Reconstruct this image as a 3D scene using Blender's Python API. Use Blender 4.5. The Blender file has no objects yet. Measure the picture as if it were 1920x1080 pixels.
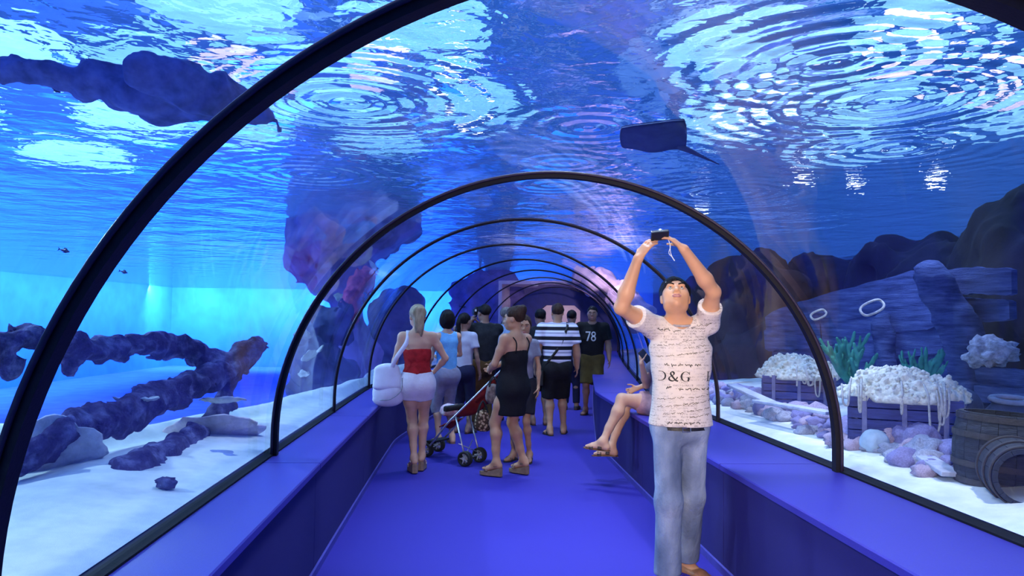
import bpy, bmesh, math, random
import numpy as np
from mathutils import Vector, Matrix, Euler
from mathutils.bvhtree import BVHTree
random.seed(7); np.random.seed(7)
SC = bpy.context.scene
COL = SC.collection
PI = math.pi
# ------------------------------------------------------------------ camera
FPX, PITCH, ROLL, CAMZ = 1407.7, .041, .014, 1.5
cam_d = bpy.data.cameras.new('camera'); cam = bpy.data.objects.new('camera', cam_d); COL.objects.link(cam)
cam_d.sensor_width = 36; cam_d.lens = FPX / 1920 * 36; cam_d.clip_start = .05; cam_d.clip_end = 200
CM = (Matrix.Rotation(PI / 2 + PITCH, 4, 'X') @ Matrix.Rotation(ROLL, 4, 'Z'))
cam.matrix_world = Matrix.Translation((0, 0, CAMZ)) @ CM
SC.camera = cam
C3 = CM.to_3x3()
def at(px, py, d):
    """world point seen at a pixel of the 1920x1080 frame, d metres in front of the camera"""
    return Vector((0, 0, CAMZ)) + C3 @ Vector(((px - 960) / FPX * d, -(py - 540) / FPX * d, -d))
def on(px, py, z):
    """world point of a pixel on the level z"""
    r = C3 @ Vector(((px - 960) / FPX, -(py - 540) / FPX, -1)); t = (z - CAMZ) / r.z
    return Vector((0, 0, CAMZ)) + r * t
def upx(z, py_ref=None):
    return z
# ------------------------------------------------------------------ world, light, exposure
SC.view_settings.view_transform = 'Standard'; SC.view_settings.look = 'None'
SC.view_settings.gamma = 1; SC.view_settings.use_curve_mapping = False
SC.view_settings.exposure = 0.62
w = bpy.data.worlds.new('world'); SC.world = w; w.use_nodes = True
w.node_tree.nodes['Background'].inputs[0].default_value = (.06, .22, .85, 1)
w.node_tree.nodes['Background'].inputs[1].default_value = .85
SC.cycles.max_bounces = 6; SC.cycles.diffuse_bounces = 3; SC.cycles.glossy_bounces = 3; SC.cycles.transparent_max_bounces = 14
SC.cycles.caustics_reflective = True; SC.cycles.caustics_refractive = True
SC.cycles.sample_clamp_indirect = 4.0
ZW = 3.05           # level of the water surface over the tunnel
def lamp(name, kind, loc, energy, color, aim=None, size=.1, size_y=None, spot=None, blend=.6, spread=None):
    l = bpy.data.lights.new(name, kind); o = bpy.data.objects.new(name, l); COL.objects.link(o)
    o.location = loc; l.energy = energy; l.color = color
    if kind == 'AREA':
        l.size = size
        if size_y: l.shape = 'RECTANGLE'; l.size_y = size_y
        else: l.shape = 'DISK'
        if spread: l.spread = spread
    else: l.shadow_soft_size = size
    if kind == 'SPOT': l.spot_size = spot or 1.2; l.spot_blend = blend
    if aim is not None: o.rotation_euler = (Vector(aim) - Vector(loc)).to_track_quat('-Z', 'Y').to_euler()
    return o
# the photographer's flash
lamp('camera_flash', 'AREA', (.12, -.05, 1.72), 17, (1, .82, .62), aim=(1.0, 4.3, 1.35), size=.22, spread=1.0)
# lamps of the hall hung over the water, shining down through the surface: clusters of round cyan panels with small rosy lamps between
for (x0, y0, e, c, sp) in ((-2.2, 8.2, 13.0, (.36, .80, 1), 1.75), (3.9, 7.8, 12.0, (.45, .82, 1), 1.85), (1.5, 19.0, 7, (.80, .66, 1), 1.6), (-6.6, 8.4, 24.0, (.34, .80, 1), 2.1)):
    for k in range(7):
        r, a = (0, 0) if k == 0 else (sp, k * PI / 3 + .3)
        lamp('hall_panel', 'AREA', (x0 + r * math.cos(a), y0 + r * math.sin(a), 5.4), e, c, aim=(x0 + r * math.cos(a), y0 + r * math.sin(a), 0), size=1.35)
for (x, y, e) in ((-1.35, 7.3, 4), (3.5, 6.7, 5), (2.7, 8.6, 4), (4.8, 7.4, 4), (-2.9, 7.4, 3)):
    lamp('rosy_lamp', 'AREA', (x, y, 5.2), e, (1, .66, .78), aim=(x, y, 0), size=.6)
for y in (1.5, 5.0, 8.5, 12.0, 16.0):      # unseen narrow lamps added to brighten the walkway
    lamp('walkway_fill', 'AREA', (.3, y, 5.6), 130 if y < 6 else 62, (.86, .9, 1), aim=(.3, y, 0), size=.9, spread=1.05)
# added unseen lamps: white over sand, cyan on far walls, uplights for ripple glints
for y in (2.5, 5.5, 8.5):
    lamp('sand_fill', 'SPOT', (-4.3 - .07 * y, y + .6, ZW - .12), 230, (.55, .88, 1), aim=(-2.2 - .07 * y, y, .6), size=.05, spot=1.9, blend=.8)
for y in (3.2, 5.6, 8.0):
    lamp('sand_fill', 'SPOT', (2.6 - .07 * y, y, ZW - .12), 120, (.80, .84, 1), aim=(2.25 - .07 * y, y, .6), size=.05, spot=1.35, blend=.9)
lamp('wreck_fill', 'SPOT', (3.3, 6.2, ZW - .1), 110, (.55, .66, 1), aim=(3.9, 6.9, .9), size=.08, spot=1.9, blend=.9)  # added spot that brightens the planks and top edges of the hull
for y in (16, 22, 28, 34, 40):
    lamp('wall_fill', 'AREA', (-17.0, y, ZW - .1), 430, (.22, .66, 1), aim=(-20, y, 1.0), size=5.8, size_y=.4)
for x in (-17, -11, -5, 1):
    lamp('wall_fill', 'AREA', (x, 41.0, ZW - .1), 800, (.22, .66, 1), aim=(x, 44, 1.0), size=5.8, size_y=.4)
for (x, y) in ((-7.5, 9), (-8, 17), (-13, 24), (-6, 27)):
    lamp('basin_fill', 'AREA', (x, y, ZW - .1), 230, (.34, .5, 1), aim=(x, y, -1.5), size=4.0)  # added to brighten the deep floor of the basin
for (x, y, e) in ((4.4, 9.6, 1.6), (3.5, 9.0, 1.2), (5.2, 9.2, 1.6), (2.9, 11.5, 1.4), (-.45, 5.6, .5), (-.4, 6.8, .5)):
    lamp('ripple_glint_fill', 'AREA', (x, y, ZW - .3), e, (.95, .92, 1), aim=(x, y, ZW + 1), size=.22)
lamp('pink_rock_fill', 'SPOT', (1.9, 16.6, ZW - .1), 420, (1, .74, .92), aim=(2.25, 19.0, 2.3), size=.1, spot=1.3, blend=.7)  # added spot that brightens the pink stand-in rock
# ------------------------------------------------------------------ scene bookkeeping
def tag(o, label=None, cat=None, group=None, kind=None):
    if label: o['label'] = label
    if cat: o['category'] = cat
    if group: o['group'] = group
    if kind: o['kind'] = kind
    return o
def empty(name, loc=(0, 0, 0), rz=0, label=None, cat=None, group=None, kind=None):
    o = bpy.data.objects.new(name, None); COL.objects.link(o); o.location = loc; o.rotation_euler.z = rz
    o.empty_display_size = .1
    return tag(o, label, cat, group, kind)
def link(name, me, m=None, parent=None, smooth=True):
    if m is not None:
        me.materials.clear(); me.materials.append(m)
    if smooth and len(me.polygons): me.polygons.foreach_set('use_smooth', [True] * len(me.polygons))
    o = bpy.data.objects.new(name, me); COL.objects.link(o)
    if parent is not None: o.parent = parent
    return o
def mesh(name, V, F):
    me = bpy.data.meshes.new(name); me.from_pydata([tuple(v) for v in V], [], [tuple(f) for f in F]); me.update(); return me
def bm_mesh(name, bm):
    bmesh.ops.recalc_face_normals(bm, faces=bm.faces)
    me = bpy.data.meshes.new(name); bm.to_mesh(me); bm.free(); return me
def obj(name, bm, m, parent=None, smooth=False): return link(name, bm_mesh(name, bm), m, parent, smooth)
def frame_z(d):
    d = Vector(d).normalized(); a = Vector((0, 0, 1)) if abs(d.z) < .9 else Vector((0, 1, 0))
    x = a.cross(d).normalized(); y = d.cross(x); return x, y, d
def b_box(bm, c, s, R=None, bev=0, taper=1.0):
    vs = []
    for k in (-1, 1):
        t = taper if k > 0 else 1
        for (i, j) in ((-1, -1), (1, -1), (1, 1), (-1, 1)):
            p = Vector((i * s[0] / 2 * t, j * s[1] / 2 * t, k * s[2] / 2))
            if R is not None: p = R @ p
            vs.append(bm.verts.new(p + Vector(c)))
    fs = [bm.faces.new([vs[i] for i in f]) for f in ((3, 2, 1, 0), (4, 5, 6, 7), (0, 1, 5, 4), (1, 2, 6, 5), (2, 3, 7, 6), (3, 0, 4, 7))]
    if bev: bmesh.ops.bevel(bm, geom=list({e for f in fs for e in f.edges}), offset=bev, segments=2, affect='EDGES', profile=.6)
def b_tube(bm, pts, r, n=8, cap=True, closed=False):
    pts = [Vector(p) for p in pts]; rs = r if hasattr(r, '__len__') else [r] * len(pts); rings = []
    x0 = None
    for i, p in enumerate(pts):
        if closed: d = pts[(i + 1) % len(pts)] - pts[i - 1]
        else: d = pts[min(i + 1, len(pts) - 1)] - pts[max(i - 1, 0)]
        d = d.normalized()
        if x0 is None: x, y, _ = frame_z(d)
        else:
            x = (x0 - d * x0.dot(d)).normalized(); y = d.cross(x)
        x0 = x
        rings.append([bm.verts.new(p + (x * math.cos(a) + y * math.sin(a)) * rs[i]) for a in [2 * PI * k / n for k in range(n)]])
    m = len(rings)
    for i in range(m if closed else m - 1):
        A, B = rings[i], rings[(i + 1) % m]
        for k in range(n): bm.faces.new((A[k], A[(k + 1) % n], B[(k + 1) % n], B[k]))
    if cap and not closed:
        bm.faces.new(rings[0][::-1]); bm.faces.new(rings[-1])
def b_lathe(bm, prof, c=(0, 0, 0), R=None, n=24, close=False):
    rings = []
    for (r, z) in prof:
        ring = []
        for k in range(n):
            a = 2 * PI * k / n; p = Vector((max(r, 1e-4) * math.cos(a), max(r, 1e-4) * math.sin(a), z))
            if R is not None: p = R @ p
            ring.append(bm.verts.new(p + Vector(c)))
        rings.append(ring)
    m = len(rings)
    for i in range(m if close else m - 1):
        A, B = rings[i], rings[(i + 1) % m]
        for k in range(n): bm.faces.new((A[k], A[(k + 1) % n], B[(k + 1) % n], B[k]))
    if not close:
        for ring in (rings[0], rings[-1]):
            try: bm.faces.new(ring)
            except ValueError: pass
def spline(pts, n=8):
    """Catmull-Rom through the points"""
    P = [np.array(p, float) for p in pts]; P = [2 * P[0] - P[1]] + P + [2 * P[-1] - P[-2]]; out = []
    for i in range(1, len(P) - 2):
        for k in range(n):
            t = k / n; a, b, c, d = P[i - 1:i + 3]
            out.append(.5 * ((2 * b) + (c - a) * t + (2 * a - 5 * b + 4 * c - d) * t * t + (3 * b - a - 3 * c + d) * t ** 3))
    out.append(P[-2]); return [Vector(p) for p in out]
# ------------------------------------------------------------------ value noise and solid modelling on a grid
_perm = np.random.RandomState(3).rand(32, 32, 32).astype(np.float32)
def vnoise(x, y, z):
    xi, yi, zi = np.floor(x).astype(int), np.floor(y).astype(int), np.floor(z).astype(int)
    fx, fy, fz = x - xi, y - yi, z - zi
    fx, fy, fz = [f * f * (3 - 2 * f) for f in (fx, fy, fz)]
    r = 0
    for a in (0, 1):
        for b in (0, 1):
            for c in (0, 1):
                r = r + _perm[(xi + a) & 31, (yi + b) & 31, (zi + c) & 31] * (fx if a else 1 - fx) * (fy if b else 1 - fy) * (fz if c else 1 - fz)
    return r * 2 - 1
def fbm(x, y, z, o=3):
    r, a = 0, 1.
    for i in range(o):
        r = r + a * vnoise(x, y, z); x, y, z, a = x * 2.03 + 7.1, y * 2.03 + 3.7, z * 2.03 + 11.3, a * .5
    return r
class Solid:
    """smooth union of simple shapes, sampled on a grid and meshed as one closed surface"""
    def __init__(s, lo, hi, h):
        s.lo = np.array(lo, float); s.h = h; s.n = np.ceil((np.array(hi) - s.lo) / h).astype(int) + 1
        s.F = np.full(s.n, 9., np.float32)
        s.ax = [s.lo[i] + h * np.arange(s.n[i]) for i in range(3)]
    def block(s, lo, hi):
        a = np.clip(np.floor((np.array(lo) - s.lo) / s.h).astype(int), 0, s.n); b = np.clip(np.ceil((np.array(hi) - s.lo) / s.h).astype(int) + 1, 0, s.n)
        sl = tuple(slice(a[i], b[i]) for i in range(3))
        X, Y, Z = np.meshgrid(*[s.ax[i][sl[i]].astype(np.float32) for i in range(3)], indexing='ij', sparse=True)
        return sl, X, Y, Z
    def put(s, sl, d, k, sub=False):
        F = s.F[sl]
        if F.size == 0: return
        if sub:
            hh = np.maximum(k - np.abs(F + d), 0) / k; s.F[sl] = np.maximum(F, -d) + hh * hh * k * .25
        else:
            hh = np.maximum(k - np.abs(F - d), 0) / k; s.F[sl] = np.minimum(F, d) - hh * hh * k * .25
    def cone(s, a, b, ra, rb, k=.02, sub=False, f0=False, f1=False):
        a, b = np.array(a, float), np.array(b, float); R = max(ra, rb) + k + .03
        sl, X, Y, Z = s.block(np.minimum(a, b) - R, np.maximum(a, b) + R)
        ab = b - a; L = max(ab @ ab, 1e-9)
        tt = ((X - a[0]) * ab[0] + (Y - a[1]) * ab[1] + (Z - a[2]) * ab[2]) / L; t = np.clip(tt, 0, 1)
        d = np.sqrt((X - a[0] - t * ab[0]) ** 2 + (Y - a[1] - t * ab[1]) ** 2 + (Z - a[2] - t * ab[2]) ** 2) - (ra + (rb - ra) * t)
        if f0: d = np.maximum(d, -tt * L ** .5)
        if f1: d = np.maximum(d, (tt - 1) * L ** .5)
        s.put(sl, d, k, sub)
    def chain(s, pts, rs, k=.02):
        for i in range(len(pts) - 1): s.cone(pts[i], pts[i + 1], rs[i], rs[i + 1], k)
    def ell(s, c, r, R=None, k=.02, sub=False):
        c, r = np.array(c, float), np.array(r, float); m = r.max() + k + .03
        sl, X, Y, Z = s.block(c - m, c + m)
        x, y, z = X - c[0], Y - c[1], Z - c[2]
        if R is not None:
            M = np.array(R).T
            x, y, z = M[0, 0] * x + M[0, 1] * y + M[0, 2] * z, M[1, 0] * x + M[1, 1] * y + M[1, 2] * z, M[2, 0] * x + M[2, 1] * y + M[2, 2] * z
        k0 = np.sqrt((x / r[0]) ** 2 + (y / r[1]) ** 2 + (z / r[2]) ** 2); k1 = np.sqrt((x / r[0] ** 2) ** 2 + (y / r[1] ** 2) ** 2 + (z / r[2] ** 2) ** 2)
        s.put(sl, np.where(k1 > 1e-6, k0 * (k0 - 1) / np.maximum(k1, 1e-6), -r.min()), k, sub)
    def ecap(s, a, b, ra, rb, u, k=.03, sub=False, f0=False, f1=False):
        """segment with elliptic sections: ra = (half width along u, half depth) at a, rb at b"""
        a, b = np.array(a, float), np.array(b, float); u = np.array(u, float); ab = b - a; L = np.linalg.norm(ab); wv = ab / L
        u = u - wv * (u @ wv); u /= np.linalg.norm(u); v = np.cross(wv, u); m = max(*ra, *rb) + k + .03
        sl, X, Y, Z = s.block(np.minimum(a, b) - m, np.maximum(a, b) + m)
        x, y, z = X - a[0], Y - a[1], Z - a[2]
        tt = x * wv[0] + y * wv[1] + z * wv[2]; t = np.clip(tt / L, 0, 1)
        ru = ra[0] + (rb[0] - ra[0]) * t; rv = ra[1] + (rb[1] - ra[1]) * t; o = tt - t * L; rm = np.minimum(ru, rv)
        pu = x * u[0] + y * u[1] + z * u[2]; pv = x * v[0] + y * v[1] + z * v[2]
        k0 = np.sqrt((pu / ru) ** 2 + (pv / rv) ** 2 + (o / rm) ** 2); k1 = np.sqrt((pu / ru ** 2) ** 2 + (pv / rv ** 2) ** 2 + (o / rm ** 2) ** 2)
        d = np.where(k1 > 1e-6, k0 * (k0 - 1) / np.maximum(k1, 1e-6), -rm)
        if f0: d = np.maximum(d, -tt)
        if f1: d = np.maximum(d, tt - L)
        s.put(sl, d, k, sub)
    def cut(s, p, n, where=None, k=.006):
        """remove everything on the side the normal points to (inside an optional box)"""
        n = np.array(n, float) / np.linalg.norm(n); p = np.array(p, float)
        sl, X, Y, Z = s.block(*(where or (s.lo, s.lo + s.h * s.n)))
        d = (X - p[0]) * n[0] + (Y - p[1]) * n[1] + (Z - p[2]) * n[2]
        s.F[sl] = np.maximum(s.F[sl], d)
    def noise(s, amp, fr, o=2, st=(1, 1, 1)):
        sl, X, Y, Z = s.block(s.lo, s.lo + s.h * s.n); X, Y, Z = np.broadcast_arrays(X, Y, Z)
        m = np.abs(s.F) < amp * 2.5 + 2 * s.h
        s.F[m] += amp * fbm(X[m] * fr * st[0], Y[m] * fr * st[1], Z[m] * fr * st[2], o)
    def mesh(s, name, relax=1):
        F = s.F; h = s.h
        F[0], F[-1], F[:, 0], F[:, -1], F[:, :, 0], F[:, :, -1] = [.05] * 6
        I = F < 0
        c = np.zeros(tuple(s.n - 1), np.int16)
        for a in (0, 1):
            for b in (0, 1):
                for d in (0, 1): c += I[a:a + s.n[0] - 1, b:b + s.n[1] - 1, d:d + s.n[2] - 1]
        act = np.argwhere((c > 0) & (c < 8))
        idx = np.full(tuple(s.n - 1), -1, np.int64); idx[tuple(act.T)] = np.arange(len(act))
        P = np.zeros((len(act), 3)); N = np.zeros(len(act))
        cor = [(a, b, d) for a in (0, 1) for b in (0, 1) for d in (0, 1)]
        for i, A in enumerate(cor):
            for B in cor[i + 1:]:
                if sum(abs(A[q] - B[q]) for q in range(3)) != 1: continue
                fa = F[tuple((act + A).T)]; fb = F[tuple((act + B).T)]; x = (fa < 0) != (fb < 0)
                t = np.where(x, fa / np.where(x, fa - fb, 1), 0)
                pt = np.array(A) + t[:, None] * (np.array(B) - np.array(A)); P += pt * x[:, None]; N += x
        V = s.lo + h * (act + P / N[:, None]); Q = []
        for ax in range(3):
            o1, o2 = [(1, 2), (2, 0), (0, 1)][ax]
            a = [slice(None)] * 3; b = [slice(None)] * 3; a[ax] = slice(0, -1); b[ax] = slice(1, None)
            x = I[tuple(a)] != I[tuple(b)]; e = np.argwhere(x)
            e = e[(e[:, o1] > 0) & (e[:, o2] > 0) & (e[:, o1] < s.n[o1] - 1) & (e[:, o2] < s.n[o2] - 1)]
            def cell(d1, d2):
                q = e.copy(); q[:, o1] += d1; q[:, o2] += d2; return idx[tuple(q.T)]
            q = np.stack([cell(-1, -1), cell(0, -1), cell(0, 0), cell(-1, 0)], 1)
            ins = I[tuple(e.T)]; q[~ins] = q[~ins][:, ::-1]; Q.append(q)
        Q = np.concatenate(Q)
        for _ in range(relax):
            S = np.zeros_like(V); n = np.zeros(len(V))
            for i in range(4):
                for j in ((i + 1) % 4, (i + 3) % 4):
                    np.add.at(S, Q[:, i], V[Q[:, j]]); np.add.at(n, Q[:, i], 1)
            V = .5 * V + .5 * S / np.maximum(n, 1)[:, None]
        me = bpy.data.meshes.new(name); me.vertices.add(len(V)); me.vertices.foreach_set('co', V.ravel())
        me.loops.add(Q.size); me.loops.foreach_set('vertex_index', Q.ravel().astype(np.int32))
        me.polygons.add(len(Q)); me.polygons.foreach_set('loop_start', np.arange(0, Q.size, 4, dtype=np.int32))
        me.update(calc_edges=True); return me
# ------------------------------------------------------------------ materials
class NT:
    def __init__(s, name):
        s.m = bpy.data.materials.new(name); s.m.use_nodes = True; s.t = s.m.node_tree; s.t.nodes.clear()
        s.out = s.t.nodes.new('ShaderNodeOutputMaterial'); s._pos = None
    def n(s, ty, ins=None, **kw):
        q = s.t.nodes.new('ShaderNode' + ty)
        for k, v in kw.items(): setattr(q, k, v)
        for k, v in (ins or {}).items():
            if hasattr(v, 'is_output'): s.t.links.new(v, q.inputs[k])
            else: q.inputs[k].default_value = v
        return q
    def pos(s):
        if s._pos is None: s._pos = s.n('TexCoord').outputs['Object']
        return s._pos
    def math(s, op, a, b=0.0, c=0.0): return s.n('Math', {0: a, 1: b, 2: c}, operation=op).outputs[0]
    def noise(s, sc, det=2, rough=.5, vec=None, dist=0, st=None):
        v = vec or s.pos()
        if st: v = s.n('Mapping', {'Vector': v, 'Scale': st}).outputs[0]
        return s.n('TexNoise', {'Vector': v, 'Scale': sc, 'Detail': det, 'Roughness': rough, 'Distortion': dist}).outputs[0]
    def ramp(s, f, stops, interp='LINEAR'):
        r = s.n('ValToRGB', {0: f}); cr = r.color_ramp; cr.interpolation = interp
        while len(cr.elements) < len(stops): cr.elements.new(.5)
        for e, (p, c) in zip(cr.elements, stops): e.position = p; e.color = (c[0], c[1], c[2], 1) if hasattr(c, '__len__') else (c, c, c, 1)
        return r.outputs[0]
    def mix(s, f, a, b, mode='MIX'):
        q = s.n('Mix', data_type='RGBA', blend_type=mode)
        for i, v in ((0, f), (6, a), (7, b)):
            if hasattr(v, 'is_output'): s.t.links.new(v, q.inputs[i])
            else: q.inputs[i].default_value = (*v, 1) if hasattr(v, '__len__') and len(v) == 3 else v
        return q.outputs[2]
    def bump(s, h, st=.3, dist=.01): return s.n('Bump', {'Height': h, 'Strength': st, 'Distance': dist}).outputs[0]
    def pbr(s, col, rough=.6, nrm=None, metal=0, spec=.5, **kw):
        ins = {'Base Color': (*col, 1) if not hasattr(col, 'is_output') and len(col) == 3 else col, 'Roughness': rough, 'Metallic': metal, 'Specular IOR Level': spec}
        if nrm is not None: ins['Normal'] = nrm
        ins.update(kw); q = s.n('BsdfPrincipled', ins); s.surf(q.outputs[0]); return s.m
    def surf(s, o): s.t.links.new(o, s.out.inputs[0])
_mc = {}
def M(name, col, rough=.6, var=.25, sc=20, bump=.2, bsc=None, metal=0, spec=.4, col2=None, det=3, st=None, **kw):
    """plain procedural material: two-tone noise colour and fine relief"""
    if name in _mc: return _mc[name]
    t = NT(name); f = t.noise(sc, det, .55, st=st); c2 = col2 or tuple(c * (1 - var) for c in col)
    c = t.ramp(f, [(.3, c2), (.7, col)])
    nr = t.bump(t.noise(bsc or sc * 3, 3, .6, st=st), bump, .01) if bump else None
    _mc[name] = t.pbr(c, rough, nr, metal, spec, **kw); return _mc[name]
# ------------------------------------------------------------------ the tunnel's course
_S = np.linspace(-6, 34, 1601)
_k = np.where(_S < 0, 0, .003) + np.where((_S > 8.8) & (_S < 9.2), .15 / .4, 0)
_th = np.concatenate([[0], np.cumsum(_k[:-1]) * .025]) - .076
_x = np.concatenate([[0], np.cumsum(np.sin(_th[:-1])) * .025]); _y = np.concatenate([[0], np.cumsum(np.cos(_th[:-1])) * .025])
_i0 = 240; _x += .534 - _x[_i0]; _y -= _y[_i0]
def T(s, off=0, z=0, skew=0):
    x, y, th = np.interp(s, _S, _x), np.interp(s, _S, _y), np.interp(s, _S, _th) + skew
    return Vector((x + off * math.cos(th), y - off * math.sin(th), z))
def heading(s): return float(np.interp(s, _S, _th))
ZB, AW, AH, AST, LI, RI, SKEW, AN = .651, 1.675, 1.604, .126, -1.346, 1.06, .143, 1.962
def arch(n=48, grow=0.0):
    out = [(-(AW + grow), ZB), (-(AW + grow), ZB + AST * .5)]
    for i in range(n + 1):
        t = PI * i / n; c, sn = math.cos(t), math.sin(t)
        out.append((-math.copysign(abs(c) ** (2 / AN), c) * (AW + grow), ZB + AST + abs(sn) ** (2 / AN) * (AH + grow)))
    return out + [((AW + grow), ZB + AST * .5), ((AW + grow), ZB)]
RIBS = [-1.0, 1.70, 4.478, 6.555, 8.789, 10.992, 13.388, 15.7, 18.0, 20.4]
S0, S1 = -3.0, 21.2
def sweep(name, prof, ss, m, parent=None, closed=True, skew=0, smooth=True, ends=False):
    V, F = [], []; n = len(prof)
    for s in ss:
        for (o, z) in prof: V.append(T(s, o, z, skew))
    for i in range(len(ss) - 1):
        for k in range(n if closed else n - 1):
            a, b = i * n + k, i * n + (k + 1) % n; F.append((a, b, b + n, a + n))
    if ends: F += [tuple(range(n))[::-1], tuple(range((len(ss) - 1) * n, len(ss) * n))]
    me = mesh(name, V, F); bm = bmesh.new(); bm.from_mesh(me); bmesh.ops.recalc_face_normals(bm, faces=bm.faces); bm.to_mesh(me); bm.free()
    return link(name, me, m, parent, smooth)
def srange(a, b, d=.25):
    n = max(2, int(math.ceil((b - a) / d)) + 1); return [a + (b - a) * i / (n - 1) for i in range(n)]
# carpet
t = NT('blue_carpet'); f = t.noise(260, 2, .7); g = t.noise(1.3, 3, .5)
c = t.mix(t.math('MULTIPLY', g, .5), t.ramp(f, [(.3, (.015, .008, .18)), (.7, (.029, .017, .31))]), (.016, .009, .20))
MCARPET = t.pbr(c, .62, t.bump(f, .5, .004), spec=.35)
t = NT('blue_bench_covering'); f = t.noise(300, 2, .7)
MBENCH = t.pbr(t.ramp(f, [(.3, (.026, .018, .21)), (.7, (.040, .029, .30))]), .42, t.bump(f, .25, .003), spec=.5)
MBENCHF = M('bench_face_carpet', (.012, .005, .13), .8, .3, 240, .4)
fl = sweep('floor', [(LI - .05, -.12), (LI - .05, 0), (RI + .05, 0), (RI + .05, -.12)], srange(S0, S1), MCARPET, smooth=False, ends=True)
tag(fl, 'vivid blue carpeted walkway running down the middle of the tunnel', kind='structure')
# benches: tops in panels that end at the ribs, faces under them
def bench(name, inner, outer, label, sill):
    root = empty(name, T(2, (inner + outer) / 2, 0), 0, label, 'bench')
    inv = Matrix.Translation(-Vector(root.location))
    sg = 1 if outer > inner else -1
    cuts = [S0] + RIBS[1:] + [S1]
    for a, b in zip(cuts[:-1], cuts[1:]):
        sk = SKEW * 0
        top = sweep('bench_top', [(inner - sg * .025, ZB - .035), (inner - sg * .025, ZB - .006), (inner - sg * .019, ZB), (outer, ZB), (outer, ZB - .035)], srange(a + .004, b - .004), MBENCH, None, ends=True, smooth=False)
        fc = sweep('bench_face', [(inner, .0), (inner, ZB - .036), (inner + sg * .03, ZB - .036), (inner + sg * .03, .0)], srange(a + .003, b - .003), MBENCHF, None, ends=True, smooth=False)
        for o in (top, fc): o.data.transform(inv); o.parent = root
    sk = sweep('skirting', [(inner - sg * .012, .0), (inner - sg * .012, .045), (inner - sg * .001, .05), (inner - sg * .001, 0)], srange(S0, S1), M('skirting_blue', (.06, .05, .30), .5), None, ends=True, smooth=False)
    sk.data.transform(inv); sk.parent = root
    return root
bench('bench', LI, -AW - .1, 'long blue carpeted bench along the driftwood side of the tunnel', 0)
bench('bench', RI, AW + .1, 'long blue carpeted bench along the shipwreck side of the tunnel', 0)
MRUB = M('black_rubber', (.008, .008, .014), .7, .3, 30, .15, spec=.12)
for i, sg in ((1, -1), (2, 1)):
    o = sweep('trim_%d' % i, [(sg * (AW - .03), ZB), (sg * (AW - .03), ZB + .010), (sg * (AW + .0), ZB + .016), (sg * (AW + .035), ZB + .016), (sg * (AW + .035), ZB)], srange(S0, S1), MRUB, ends=True, smooth=False)
    tag(o, 'dark rubber seal where the acrylic meets the %s bench' % ('driftwood side' if sg < 0 else 'shipwreck side'), kind='structure')
# acrylic vault, one bent panel between each pair of ribs
t = NT('acrylic'); fr = t.math('MULTIPLY_ADD', t.math('POWER', t.n('LayerWeight', {'Blend': .5}).outputs['Facing'], 5.0), .6, .012)
tr = t.n('BsdfTransparent', {'Color': (.93, .96, 1, 1)}); gl = t.n('BsdfGlossy', {'Color': (.85, .9, 1, 1), 'Roughness': .03})
nz = t.bump(t.noise(.9, 2, .5), .05, .05); t.t.links.new(nz, gl.inputs['Normal'])
t.surf(t.n('MixShader', {0: fr, 1: tr.outputs[0], 2: gl.outputs[0]}).outputs[0]); MACR = t.m
prof_i, prof_o = arch(56, 0), arch(56, .05)
cuts = [S0] + RIBS[1:] + [S1]
for i, (a, b) in enumerate(zip(cuts[:-1], cuts[1:])):
    o = sweep('window_%d' % (i + 1), prof_i + prof_o[::-1], srange(a, b, .3), MACR, skew=SKEW, ends=False)
    tag(o, 'clear bent acrylic tunnel panel number %d from the camera' % (i + 1), kind='structure')
# ribs
names = [None, 'black arch rib nearest the camera, cut off by the top edge', 'black arch rib that frames the man taking a photo overhead', 'second complete black arch rib down the tunnel',
         'third complete black arch rib, standing at the bend', 'fourth complete black arch rib, first one past the bend', 'fifth complete black arch rib down the tunnel', 'sixth complete black arch rib, above the far heads',
         'thin black arch rib last but one before the dark tunnel end', 'thin black arch rib beside the dark tunnel end']
po_ = arch(72, .004)
for s, nm in zip(RIBS, names):
    if nm is None: continue
    pi_ = arch(72, -.022 if s > 5 else -.036)
    root = empty('arch_rib', T(s, 0, 0), 0, nm, 'arch rib', 'black ribs of the tunnel vault')
    inv = Matrix.Translation(-Vector(root.location))
    V, F = [], []; n = len(pi_); hw = .013 if s > 5 else .024 if s > 3 else .03
    for (prof, ds) in ((pi_, -hw), (pi_, hw), (po_, hw), (po_, -hw)):
        for (o, z) in prof: V.append(T(s + ds, o, max(z, ZB + .002), SKEW))
    for q in range(4):
        for k in range(n - 1):
            a, b = q * n + k, q * n + k + 1; c_, d_ = ((q + 1) % 4) * n + k + 1, ((q + 1) % 4) * n + k; F.append((a, b, c_, d_))
    for k in (0, n - 1): F.append((k, n + k, 2 * n + k, 3 * n + k))
    me = mesh('band', V, F); me.transform(inv); bm = bmesh.new(); bm.from_mesh(me); bmesh.ops.recalc_face_normals(bm, faces=bm.faces); bm.to_mesh(me); bm.free()
    link('band', me, M('rib_black', (.010, .009, .014), .55, .2, 40, .1, spec=.12), root, False)
    for ds in (-hw - .008, hw + .008):       # silicone beads on both edges of the band
        bm = bmesh.new(); b_tube(bm, [T(s + ds, o, max(z, ZB + .01), SKEW) for (o, z) in arch(72, -.006)], .005 if s > 5 else .009, 6)
        me = bm_mesh('silicone_bead', bm); me.transform(inv); link('silicone_bead', me, M('silicone', (.03, .02, .04), .4, .2, 40, .1, spec=.25), root)
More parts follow.
